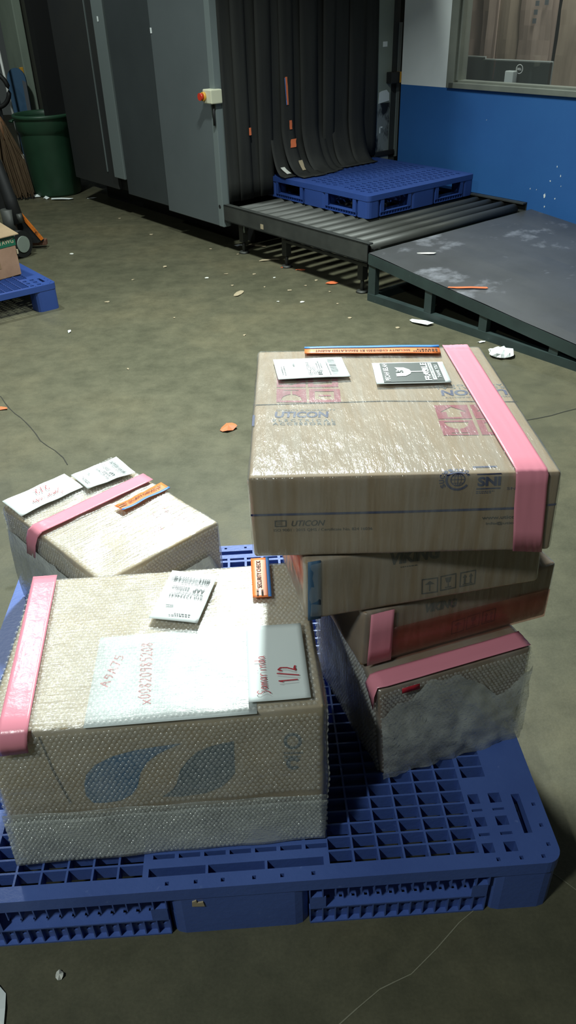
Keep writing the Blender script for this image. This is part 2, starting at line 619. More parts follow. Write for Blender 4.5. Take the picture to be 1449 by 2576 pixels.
def crack(pts, w, mat, name):
    mb = MB()
    P = [Vector((x, y, 0.0012)) for x, y in pts]
    fine = []
    for a, b in zip(P[:-1], P[1:]):
        n = max(2, int((b - a).length / 0.06))
        for k in range(n):
            q = a.lerp(b, k / n)
            fine.append(q + Vector((noise.noise(q * 7) * 0.02, noise.noise(q * 7 + Vector((5, 0, 0))) * 0.02, 0)))
    fine.append(P[-1])
    for a, b in zip(fine[:-1], fine[1:]):
        d = (b - a).normalized()
        n = Vector((-d.y, d.x, 0)) * w * (0.5 + 0.5 * abs(noise.noise(a * 11)))
        mb.face([a - n, b - n, b + n, a + n])
    return mb.build(name, mat, floor)


crack([(-1.9, 4.05), (-1.287, 3.223), (-0.841, 2.589)], 0.003, MAT['crack'], 'floor_crack')
crack([(2.2, 3.3), (1.224, 2.926), (0.93, 2.818), (0.5, 2.72)], 0.004, MAT['crack'], 'floor_crack')
crack([(0.05, 0.60), (0.133, 0.666), (0.20, 0.70), (0.297, 0.781), (0.40, 0.87)], 0.0015, MAT['chalk'], 'floor_scratch')
crack([(0.47, 0.92), (0.56, 0.83), (0.66, 0.74)], 0.0012, MAT['chalk'], 'floor_scratch')

# right wall: blue below, white above, with the window opening
wall = empty('wall_right', conv(0, 1.6), CA)
tag(wall, 'wall painted blue below and white above beside the conveyor', 'wall', kind='structure')
mb = MB()
mb.box(-1.33, 4.5, 0, 0.14, 0, 0.918)
mb.build('lower_wall', MAT['wall_blue'], wall)
mb = MB()
mb.box(-1.33, -0.86, 0, 0.14, 0.918, 3.2)
mb.box(1.7, 4.5, 0, 0.14, 0.918, 3.2)
mb.box(-0.86, 1.7, 0, 0.14, 2.1, 3.2)
mb.build('upper_wall', MAT['wall_white'], wall)
mb = MB()
for (a, z, r, s) in ((0.02, 0.335, 0.028, 1), (0.10, 0.33, 0.016, 2), (-0.10, 0.365, 0.012, 3), (0.08, 0.52, 0.011, 4), (0.115, 0.47, 0.012, 5), (0.045, 0.43, 0.012, 6), (0.03, 0.27, 0.014, 7), (-0.52, 0.745, 0.006, 8), (-0.05, 0.365, 0.01, 9), (0.13, 0.41, 0.008, 10)):
    n = 11
    pl = []
    for k in range(n):
        t = 2 * PI * k / n
        q = 0.6 * r * (0.35 + 0.75 * abs(noise.noise(Vector((s * 3.1, k * 0.9, 0)))) * 1.6)
        pl.append((a + q * math.cos(t) * 0.6, z + q * math.sin(t) * 1.3))
    mb.prism(pl, lambda p, t: (p[0], t, p[1]), -0.0015, 0.0)
mb.build('chipped_paint', MAT['wall_white'], wall)

# window in the right wall
win = empty('window_1', conv(-0.86, 1.6, 0.92), CA)
tag(win, 'aluminium framed office window above the blue wall', 'window', kind='structure')
WL = 2.56
mb = MB()
mb.box(0, WL, -0.028, 0.10, 0, 0.035)
mb.build('sill_frame', MAT['window_metal'], win, bevel=0.003)
mb = MB()
mb.box(-0.02, 0.045, -0.028, 0.10, 0, 1.18)
mb.build('jamb_frame', MAT['window_metal'], win, bevel=0.003)
mb = MB()
mb.box(0.045, 0.065, -0.005, 0.08, 0.035, 1.14)
mb.build('glazing_bead', MAT['window_metal'], win)
mb = MB()
mb.box(0.045, WL, -0.005, 0.08, 0.035, 0.047)
mb.build('glazing_bead', MAT['window_metal'], win)
mb = MB()
mb.box(WL - 0.06, WL, -0.028, 0.10, 0, 1.18)
mb.build('jamb_frame', MAT['window_metal'], win)
mb = MB()
mb.box(0, WL, -0.028, 0.10, 1.14, 1.18)
mb.build('head_frame', MAT['window_metal'], win)
mb = MB()
mb.box(0.05, WL - 0.05, 0.03, 0.034, 0.04, 1.15)
mb.build('pane', MAT['glass'], win)

# office behind the window
ow = empty('wall_office', conv(0, 2.85), CA)
tag(ow, 'dim rear wall of the office behind the glass', 'wall', kind='structure')
MB().box(-3.2, 2.6, 0, 0.1, 0, 3.2).build('plaster', MAT['office_wall'], ow)
MB().box(-3.2, -3.1, -1.0, 0, 0, 3.2).build('plaster', MAT['office_wall'], ow)
seams = [-2.15, -1.76, -1.475, -1.345, -1.14, -0.83, -0.47, -0.18, 0.25, 0.7]
names = ['narrow grey-brown carton panel at the left end behind the office glass',
         'pinkish brown carton panel left of the creased seam behind the office glass',
         'creased tan carton panel over the small monitor behind the glass',
         'slim stained carton panel over the left end of the wide monitor',
         'tall carton panel with printed handling symbols behind the office glass',
         'brown carton panel right of the dark gap behind the office glass',
         'shadowy brown carton panel near the right picture edge behind the glass',
         'plain brown carton panel farther right behind the office glass',
         'last brown carton panel at the right end behind the office glass']
for k in range(len(seams) - 1):
    a0, a1 = seams[k], seams[k + 1]
    db = [0.0, 0.02, -0.03, 0.015, -0.01, 0.05, 0.03, 0, 0.02][k]
    t = empty('upright_carton', conv((a0 + a1) / 2, 2.66 + db), CA)
    tag(t, names[k], 'carton', 'upright cartons behind the office window')
    w = (a1 - a0) / 2 - (0.012 if k in (4, 5) else 0.003)
    mb = MB()
    nz, nx = 24, 6
    G = []
    for j in range(nz + 1):
        z = 2.3 * j / nz
        row = []
        for i in range(nx + 1):
            x = -w + 2 * w * i / nx
            d = 0.012 * noise.noise(Vector((x * 9 + k * 5, z * 4, 0))) - 0.012 * (1 - abs(2 * i / nx - 1)) 
            xo = 0.018 * noise.noise(Vector((k * 3.7 + (0 if i < nx / 2 else 9), z * 3.3, 2)))
            row.append((x + xo * (1 if i in (0, nx) else 0.3), d, z))
        G.append(row)
    for j in range(nz):
        for i in range(nx):
            mb.face([G[j][i], G[j][i + 1], G[j + 1][i + 1], G[j + 1][i]], 0, True)
    mb.box(-w, w, 0.03, 0.06, 0, 2.3)
    mb.build('panel_face', MAT['office_panel_b' if k in (1, 2, 4) else 'office_panel'], t)
    if k == 4:
        for (x, z) in ((0.02, 1.385), (0.10, 1.39), (0.015, 1.33), (0.012, 1.275)):
            MB().box(x - 0.016, x + 0.016, -0.034, -0.032, z - 0.016, z + 0.016).build('printed_symbol', MAT['ink_grey'], t)

desk = empty('office_desk', conv(-0.25, 2.05), CA)
tag(desk, 'low desk carrying the monitors behind the office window', 'desk')
MB().box(-0.95, 0.9, -0.3, 0.3, 0.70, 0.73).build('desk_top', MAT['office_wall'], desk)
for sx in (-0.9, 0.85):
    for sy in (-0.26, 0.26):
        MB().box(sx - 0.02, sx + 0.02, sy - 0.02, sy + 0.02, 0, 0.70).build('leg', MAT['frame_dark'], desk)


def monitor(a0, a1, b, ztop, h, label, logo=False):
    w = a1 - a0
    t = empty('monitor', conv((a0 + a1) / 2, b, 0.73), CA)
    tag(t, label, 'monitor', 'monitors on the office desk')
    z1 = ztop - 0.73
    mb = MB()
    mb.box(-w / 2, w / 2, 0, 0.03, z1 - h, z1)
    mb.build('back_shell', MAT['monitor'], t, bevel=0.004)
    mb = MB()
    mb.box(-w / 2, w / 2, 0.031, 0.042, z1 - h, z1 + 0.004)
    mb.build('bezel', MAT['monitor_edge'], t)
    mb = MB()
    mb.box(-0.035, 0.035, -0.05, -0.001, 0.012, z1 - 0.055)
    mb.build('stand_neck', MAT['monitor_edge'], t, bevel=0.006)
    mb = MB()
    mb.box(-0.11, 0.11, -0.10, 0.09, 0, 0.012)
    mb.build('stand_foot', MAT['monitor'], t)
    if logo:
        mb = MB()
        n = 28
        c = (0.045, z1 - 0.045)
        for k in range(n):
            t0, t1 = 2 * PI * k / n, 2 * PI * (k + 1) / n
            ri, ro = 0.024, 0.028
            mb.face([(c[0] + r * math.cos(q), -0.0015, c[1] + r * math.sin(q)) for r, q in ((ri, t0), (ro, t0), (ro, t1), (ri, t1))])
        V, F = text_2d('DELL', 0.02)
        for f in F:
            mb.face([(c[0] + (V[i][0] - 0.5) * 0.036, -0.0015, c[1] + (V[i][1] - 0.5) * 0.013) for i in f])
        mb.build('logo', MAT['white_plastic'], t)
    return t


monitor(-0.785, -0.235, 1.82, 1.078, 0.33, 'wide black monitor seen from behind with a round white logo', True)
monitor(-1.25, -0.815, 1.86, 1.088, 0.33, 'black monitor half hidden by the left window frame')

# ------------------------------------------------------------------ x-ray tunnel machine
ma = empty('scanner_machine', conv(-1.40, 0), CA)
tag(ma, 'tall grey and black panelled cargo scanner with a curtained tunnel mouth', 'scanner')
Z1 = 2.4
segs = [(-2.115, -1.40, 0.168, 'panel_grey', 'side_panel'), (-2.735, -2.12, 0.195, 'panel_dark', 'side_panel'),
        (-2.915, -2.745, 0.30, 'panel_strip', 'corner_strip'), (-3.70, -2.925, 0.20, 'panel_black', 'side_panel'),
        (-5.20, -4.0, 0.05, 'panel_olive', 'side_panel')]
for k, (a0, a1, z0, m, nm) in enumerate(segs):
    b0 = [0, 0.012, 0.0, 0.03, 0.40][k]
    MB().box(a0 + 1.40, a1 + 1.40, b0, max(0.06, b0 + 0.05), z0, Z1).build(nm, MAT[m], ma, bevel=0.004)
MB().box(-3.075 + 1.4, -3.068 + 1.4, 0.022, 0.04, 0.32, Z1).build('seam_trim', MAT['panel_strip'], ma)
MB().box(-0.055, 0.002, -0.004, 0.05, 0.168, Z1).build('door_edge', MAT['panel_strip'], ma, bevel=0.004)
MB().box(-2.28, -0.06, 0.30, 1.56, 0.0, 0.20).build('plinth', MAT['black'], ma)
MB().box(-2.28, -0.02, 0.06, 0.10, 0.20, Z1).build('tunnel_wall', MAT['black'], ma)
MB().box(-2.9, -0.02, 1.42, 1.60, 0.20, Z1).build('tunnel_wall', MAT['black'], ma)
MB().box(-2.9, -0.02, 0.10, 1.42, 2.15, Z1).build('tunnel_roof', MAT['black'], ma)
MB().box(-2.9, -2.8, 0.10, 1.42, 0.20, 2.15).build('tunnel_end', MAT['black'], ma)
MB().box(-0.02, 0.0, 1.408, 1.57, 0.20, Z1).build('mouth_column', MAT['column'], ma, bevel=0.003)
MB().box(-0.02, 0.002, 1.412, 1.56, 0.20, 0.80).build('scuff_plate', MAT['column_scuffed'], ma)
MB().box(-0.03, -0.008, 1.57, 1.64, 0.20, Z1).build('gap_shade_strip', MAT['panel_dark'], ma)  # solid dark strip fills the gap by the column, its shade put into the colour
MB().box(-0.012, 0.0, 1.632, 1.66, 0.42, 1.30).build('torn_trim', MAT['panel_strip'], ma)
MB().box(0.0, 0.0012, 1.468, 1.512, 1.158, 1.19).build('sticker', MAT['paper'], ma)
mb = MB()
mb.prism([(1.44, 0.80), (1.55, 0.812), (1.548, 0.86), (1.52, 0.885), (1.47, 0.88), (1.445, 0.872)], lambda p, t: (t, p[0], p[1]), 0.002, 0.004)
mb.build('torn_sticker', MAT['paper_sheet'], ma)
mb = MB()
mb.box(0.002, 0.0035, 1.46, 1.49, 0.635, 0.645)
mb.box(0.002, 0.0035, 1.46, 1.47, 0.60, 0.645)
mb.build('sticker_scrap', MAT['paper_sheet'], ma)
so = MB().box(0.0, 0.055, 1.515, 1.60, 0.925, 0.998).build('sensor_box', MAT['black'], ma, bevel=0.004)
MB().box(0.0, 0.056, 1.601, 1.625, 0.927, 0.996).build('sensor_face', MAT['yellow'], so)
MB().box(-0.02, 0.012, 1.408, 1.62, 0.44, 0.475).build('bottom_bracket', MAT['black'], ma, bevel=0.004)
# emergency stop on the door edge
es = MB().box(-0.06, 0.035, -0.055, 0.03, 0.925, 1.005).build('stop_button_box', MAT['estop'], ma, bevel=0.006)
MB().cyl((-0.045, -0.055, 0.965), (-0.045, -0.068, 0.965), 0.026, n=20).build('button_collar', MAT['yellow'], es)
MB().cyl((-0.045, -0.068, 0.965), (-0.045, -0.090, 0.965), 0.019, 0.022, n=20).build('button', MAT['red_btn'], es)
MB().cyl((0.0, -0.02, 0.925), (0.0, -0.02, 0.80), 0.008).build('cable_conduit', MAT['black'], es)
MB().cyl((-0.03, -0.006, 0.30), (-0.03, 0.0, 0.30), 0.012, n=12).build('screw_hole', MAT['black'], ma)
for (a, z) in ((-2.83, 1.375), (-2.10, 1.31)):
    MB().box(a + 1.4 - 0.010, a + 1.4 + 0.010, -0.0025, -0.001, z - 0.016, z + 0.016).build('sticker_scrap', MAT['paper'], ma)

# curtain
cu = empty('strip_curtain', conv(-1.39, 0), CA)
tag(cu, 'black rubber strip curtain hanging over the scanner mouth', 'curtain')
edges = [0.06, 0.146, 0.232, 0.326, 0.428, 0.52, 0.613, 0.695, 0.82, 0.898, 0.984, 1.139, 1.269, 1.40]
outs = [0.0, 0.0, 0.0, 0.0, 0.115, 0.20, 0.215, 0.185, 0.175, 0.12, 0.13, 0.125, 0.0]
ZP = 0.4475
strips = []
for k in range(len(edges) - 1):
    b0, b1 = edges[k] - 0.012, edges[k + 1] + 0.012
    lay = 0.010 * (k % 2) + 0.004 * math.sin(k * 2.1)
    mb = MB()
    prof = []
    if outs[k] == 0:
        zb = 0.325 if k < 4 else 0.46
        for j in range(16):
            z = 2.12 + (zb - 2.12) * j / 15
            prof.append((lay + 0.006 * math.sin(z * 3 + k), z))
    else:
        zs = 0.74 - 0.1 * (k % 3 == 0)
        for j in range(10):
            z = 2.12 + (zs - 2.12) * j / 9
            prof.append((lay + 0.004 * math.sin(z * 3 + k), z))
        a_s = prof[-1][0]
        out = outs[k]
        for j in range(1, 13):
            t = j / 12
            th = t * PI / 2
            prof.append((a_s + out * (0.84 * (1 - math.cos(th)) + 0.16 * t * t), zs + (ZP + 0.004 - zs) * math.sin(th) ** (1.0 + 0.25 * (1 - t))))
        prof.append((prof[-1][0] + 0.035, ZP + 0.003))
    nb = 4
    th = 0.004
    for j in range(len(prof) - 1):
        for i in range(nb):
            y0 = b0 + (b1 - b0) * i / nb
            y1 = b0 + (b1 - b0) * (i + 1) / nb
            bow = lambda y: 0.008 * (1 - (2 * (y - b0) / (b1 - b0) - 1) ** 2) * (1 if k % 2 else -1)
            (a0, z0), (a1, z1) = prof[j], prof[j + 1]
            flat = max(0.0, min(1.0, (z1 - ZP - 0.02) / 0.15))
            flat0 = max(0.0, min(1.0, (z0 - ZP - 0.02) / 0.15))
            q = [(a0 + bow(y0) * flat0, y0, z0), (a1 + bow(y0) * flat, y0, z1), (a1 + bow(y1) * flat, y1, z1), (a0 + bow(y1) * flat0, y1, z0)]
            mb.face(q, 0, True)
    o = mb.build('rubber_strip', MAT['rubber'], cu)
    bm_mod = o.modifiers.new('weld', 'WELD')
    bm_mod.merge_threshold = 0.0002
    sd = o.modifiers.new('thick', 'SOLIDIFY')
    sd.thickness = th
    sd.offset = -1
    strips.append((o, prof, b0, b1))
# torn tape scraps on two strips


def strip_scrap(k, bfrac, z0, z1, width, mat, name='tape_scrap', skew=0.0):
    o, prof, b0, b1 = strips[k]
    mb = MB()
    A = np.array(prof)
    zs = np.linspace(z0, z1, 7)
    bc = b0 + (b1 - b0) * bfrac

    def a_of(z):
        return float(np.interp(-z, -A[:, 1], A[:, 0]))
    for i in range(6):
        q = []
        for (z, s) in ((zs[i], -1), (zs[i], 1), (zs[i + 1], 1), (zs[i + 1], -1)):
            f = (z - z0) / (z1 - z0)
            wv = width * (0.9 + 0.3 * noise.noise(Vector((z * 30, s * 3, k))))
            y = bc + s * wv / 2 + skew * f
            q.append((a_of(z) + 0.013, y, z))
        mb.face(q)
    s = mb.build(name, mat, o)
    m = s.modifiers.new('thick', 'SOLIDIFY')
    m.thickness = 0.001
    return s


strip_scrap(5, 0.42, 0.87, 1.035, 0.020, MAT['scrap_orange'], skew=-0.008)
strip_scrap(5, 0.36, 0.87, 1.03, 0.006, MAT['tape_blue'], skew=-0.012)
strip_scrap(5, 0.62, 0.72, 0.775, 0.024, MAT['scrap_orange'])
strip_scrap(5, 0.58, 0.61, 0.66, 0.052, MAT['scrap_orange'], skew=0.02)
strip_scrap(5, 0.75, 0.475, 0.53, 0.036, MAT['grime_tan'], skew=0.01)
strip_scrap(4, 0.66, 0.46, 0.50, 0.04, MAT['grime_white'], skew=-0.03)
strip_scrap(1, 0.9, 0.72, 0.765, 0.02, MAT['scrap_orange'])

# pale green post and the things left of the machine
post = empty('steel_post', conv(-5.2, 0.30), CA)
tag(post, 'pale green painted post at the far left behind the bin', 'post')
MB().box(-0.22, 0.14, 0.0, 0.085, 0, 2.4).build('post_body', MAT['post_green'], post, bevel=0.01)
MB().box(0.10, 0.135, -0.03, -0.001, 0.86, 0.975).build('latch', MAT['yellow'], post, bevel=0.004)
MB().box(0.11, 0.125, -0.02, -0.001, 0.70, 0.86).build('hasp', MAT['frame_dark'], post)
bs = empty('blue_sheet', (-2.445, 8.42, 0), -0.1)
tag(bs, 'faded blue rounded sheet leaning on the pale green post', 'sheet')
mb = MB()
pl = [(-0.09, 0), (0.09, 0), (0.09, 0.88)] + [(0.09 * math.cos(t), 0.88 + 0.10 * math.sin(t)) for t in np.linspace(0.2, PI - 0.2, 10)] + [(-0.09, 0.88)]
mb.prism(pl, lambda p, t: (p[0], t + p[1] * 0.03, p[1]), -0.03, -0.01)
mb.build('sheet_body', MAT['sheet_blue'], bs)
mb = MB()
mb.prism([(0.055, 0.0), (0.092, 0.0), (0.092, 0.86), (0.055, 0.88)], lambda p, t: (p[0], t + p[1] * 0.03, p[1]), -0.034, -0.031)
mb.build('sheet_edge_band', MAT['cloth_grey'], bs)

# bin
bi = empty('rubbish_bin', (-2.06, 7.72, 0))
tag(bi, 'dark green round plastic bin by the scanner', 'bin')
Hb = 0.665
prof = [(0.0, 0.004), (0.213, 0.0), (0.222, 0.02), (0.240, Hb - 0.15), (0.243, Hb - 0.14), (0.262, Hb - 0.115), (0.264, Hb - 0.02)]
MB().lathe(prof).build('bin_body', MAT['bin'], bi)
MB().lathe([(0.264, Hb - 0.03), (0.276, Hb - 0.02), (0.278, Hb + 0.0), (0.268, Hb + 0.008), (0.250, Hb + 0.002), (0.246, Hb - 0.03)]).build('rim', MAT['bin'], bi)
MB().lathe([(0.250, Hb + 0.0), (0.238, Hb - 0.14), (0.205, 0.02), (0.0, 0.018)]).build('inner_wall', MAT['bin'], bi)
for s in (-1, 1):
    MB().tube([(0.27 * s, -0.06, Hb - 0.05), (0.30 * s, -0.05, Hb - 0.05), (0.30 * s, 0.05, Hb - 0.05), (0.27 * s, 0.06, Hb - 0.05)], 0.01, 8).build('handle', MAT['bin'], bi)

# broom, mop stick, cable, bag at the far left
br = empty('broom', (-2.36, 7.50, 0))
tag(br, 'straw broom with dark tips leaning left of the green bin', 'broom')
top_b = Vector((-0.06, 0.10, 0.60))
mb = MB()
for k in range(170):
    u, v = max(-1, min(1, random.gauss(0, 0.5))), max(-1, min(1, random.gauss(0, 0.5)))
    p0 = top_b + Vector((u * 0.03, v * 0.03, random.uniform(-0.03, 0.03)))
    p1 = Vector((0.04 + u * 0.10, v * 0.06 - 0.02, 0.008 + random.random() * 0.05))
    mid = p0.lerp(p1, 0.5) + Vector((u * 0.035, v * 0.03, 0.01))
    mb.tube([p0, mid, p1], [0.005, 0.005, 0.004], 4, 0, False)
mb.build('bristles', MAT['straw'], br)
MB().tube([top_b + Vector((0.02, -0.02, -0.12)), top_b + Vector((0.0, 0.0, 0.0)), top_b + Vector((-0.01, 0.01, 0.06))], [0.045, 0.04, 0.020], 12).build('binding', MAT['wood'], br)
MB().cyl(top_b, top_b + Vector((-0.14, 0.12, 0.75)), 0.013).build('handle', MAT['wood'], br)
st = empty('mop_stick', (-2.43, 8.12, 0))
tag(st, 'thin white stick leaning between the broom and the bin', 'stick')
MB().cyl((-0.012, 0.0, 0.28), (-0.05, 0.03, 1.25), 0.012).build('shaft', MAT['white_plastic'], st)
MB().cyl((0.0, 0.0, 0.03), (-0.012, 0.0, 0.28), 0.014).build('lower_shaft', MAT['white_plastic'], st)
MB().box(-0.10, 0.07, -0.04, 0.04, 0.0, 0.035).build('mop_head', MAT['black'], st, bevel=0.008)
ho = empty('hanging_cable', (-2.52, 7.92, 0))
tag(ho, 'dark looped cable on a grey stand at the far left picture edge', 'cable')
loop = [(0.14 * math.cos(t), -0.025, 0.845 + 0.14 * math.sin(t)) for t in np.linspace(-2.2, 2.0, 22)]
MB().tube(loop, 0.020, 10).build('loop', MAT['black'], ho)
MB().box(-0.22, 0.03, 0.0, 0.03, 0.0, 0.78).build('stand', MAT['cloth_grey'], ho, bevel=0.01)
bx = MB().box(-0.09, 0.09, -0.09, 0.09, 0, 0.27).build('low_crate', MAT['black'], bevel=0.006)
bx.location = (-2.43, 7.16, 0)
tag(bx, 'black crate under the plastic bag at the left edge', 'crate')
bg = MB()
bg.lathe([(0.0, 0.0), (0.05, 0.01), (0.07, 0.05), (0.06, 0.10), (0.03, 0.15), (0.012, 0.18), (0.0, 0.185)], n=14)
bag = bg.build('plastic_bag', film('crinkled_bag', milk=0.5, rough=0.2, gloss=1.4, bump=(40, 0.9, None)))
bag.location = (-2.395, 7.14, 0.272)
for v in bag.data.vertices:
    v.co += Vector((noise.noise(v.co * 30), noise.noise(v.co * 30 + Vector((3, 0, 0))), 0)) * 0.015
tag(bag, 'small crinkled white plastic bag at the left picture edge', 'bag')

# ------------------------------------------------------------------ roller conveyor
cv = empty('roller_conveyor', conv(0, 0), CA)
tag(cv, 'low steel roller conveyor running out of the scanner', 'conveyor')
ZR = 0.3063
RR = 0.034
for b0, b1 in ((0.0, 0.045), (1.40, 1.445)):
    mb = MB()
    mb.box(-1.392, 0.0, b0, b0 + 0.006 if b0 == 0 else b1 - 0.006, 0.212, 0.316) if b0 == 0 else mb.box(-1.392, 0, b1 - 0.006, b1, 0.212, 0.316)
    mb.box(-1.392, 0.0, b0, b1, 0.308, 0.316)
    mb.box(-1.392, 0.0, b0, b1, 0.212, 0.219)
    mb.build('side_rail', MAT['frame_dark'], cv)
MB().box(-0.012, 0.0, 0.045, 1.40, 0.215, 0.262).build('end_beam', MAT['frame_green'], cv)
roll = None
for k in range(13):
    a = -0.062 - 0.104 * k
    if roll is None:
        mb = MB()
        mb.cyl((0, 0.052, 0), (0, 1.393, 0), RR, n=20)
        mb.cyl((0, 0.030, 0), (0, 0.052, 0), 0.012, n=10)
        mb.cyl((0, 1.393, 0), (0, 1.415, 0), 0.012, n=10)
        roll = mb.build('roller', MAT['steel_roller'], cv)
        roll.location = (a, 0, ZR - RR)
    else:
        c = roll.copy()
        COL.objects.link(c)
        c.location = (a, 0, ZR - RR)
for a in (-1.30, -0.83, -0.12):
    for b in (0.085, 1.36):
        lg = MB().box(a - 0.022, a + 0.022, b - 0.022, b + 0.022, 0.075, 0.215).build('leg', MAT['frame_dark'], cv, bevel=0.003)
        MB().cyl((a, b, 0.012), (a, b, 0.08), 0.011, n=10).build('levelling_screw', MAT['steel_roller'], lg)
        MB().cyl((a, b, 0.0), (a, b, 0.012), 0.038, 0.030, n=18).build('foot_plate', MAT['steel_roller'], lg)
    if a < -1:
        MB().box(a - 0.015, a + 0.015, 0.10, 1.35, 0.165, 0.195).build('cross_tie', MAT['frame_dark'], cv)
MB().box(-0.83, -0.06, 0.060, 0.075, 0.163, 0.180).build('stretcher', MAT['frame_dark'], cv)
MB().box(-0.985, -0.955, -0.0015, 0.0, 0.23, 0.26).build('sticker_scrap', MAT['grime_tan'], cv)
hk = [(-1.22 + 0.035 * math.cos(t), 0.06, 0.17 + 0.05 * math.sin(t)) for t in np.linspace(0.4, 3.6, 9)]
MB().tube(hk, 0.006, 8).build('hose_clip', MAT['column'], cv)

# ------------------------------------------------------------------ ramp
ra = empty('loading_ramp', conv(0.012, 0), CA)
tag(ra, 'sloping worn steel loading ramp with dark green frame beside the conveyor', 'ramp')
RL, RZ, RW = 2.46, 0.264, 1.48
zz = lambda a: RZ * (1 - a / RL) + 0.006


def slab(mb, a0, a1, b0, b1, t0, t1):
    mb.hexa([(a, b, zz(a) + t) for t in (t0, t1) for b in (b0, b1) for a in (a0, a1)])
    return mb


nseg = 30
mb = MB()
G = [[(RL * i / nseg, RW * j / 16, zz(RL * i / nseg) + 0.003 * noise.noise(Vector((i * 0.35, j * 0.5, 0)))) for j in range(17)] for i in range(nseg + 1)]
for i in range(nseg):
    for j in range(16):
        mb.face([G[i][j], G[i + 1][j], G[i + 1][j + 1], G[i][j + 1]], 0, True)
slab(mb, 0, RL, 0.0, RW, -0.010, -0.004)
mb.build('deck_plate', MAT['ramp_plate'], ra)
for b0, b1 in ((0.0, 0.04), (RW - 0.04, RW)):
    slab(MB(), 0, RL - 0.10, b0 - 0.002, b1, -0.062, -0.004).build('top_beam', MAT['frame_green'], ra)
    MB().box(0, RL - 0.25, b0, b1, 0, 0.042).build('bottom_beam', MAT['frame_green'], ra)
    for a in (0.0, 0.43, 0.80, 1.22):
        w = 0.055 if a == 0 else 0.05
        MB().hexa([(x, y, z) for (z, ) in ((0.042,), (None,)) for y in (b0 + 0.004, b1 - 0.004) for x in (a, a + w) for z in [z if z is not None else zz(x) - 0.06]]).build('post', MAT['frame_green'], ra)
MB().box(0, 0.04, 0.04, RW - 0.04, 0, 0.042).build('cross_beam', MAT['frame_green'], ra)
MB().box(0, 0.04, 0.04, RW - 0.04, 0.19, 0.25).build('cross_beam', MAT['frame_green'], ra)


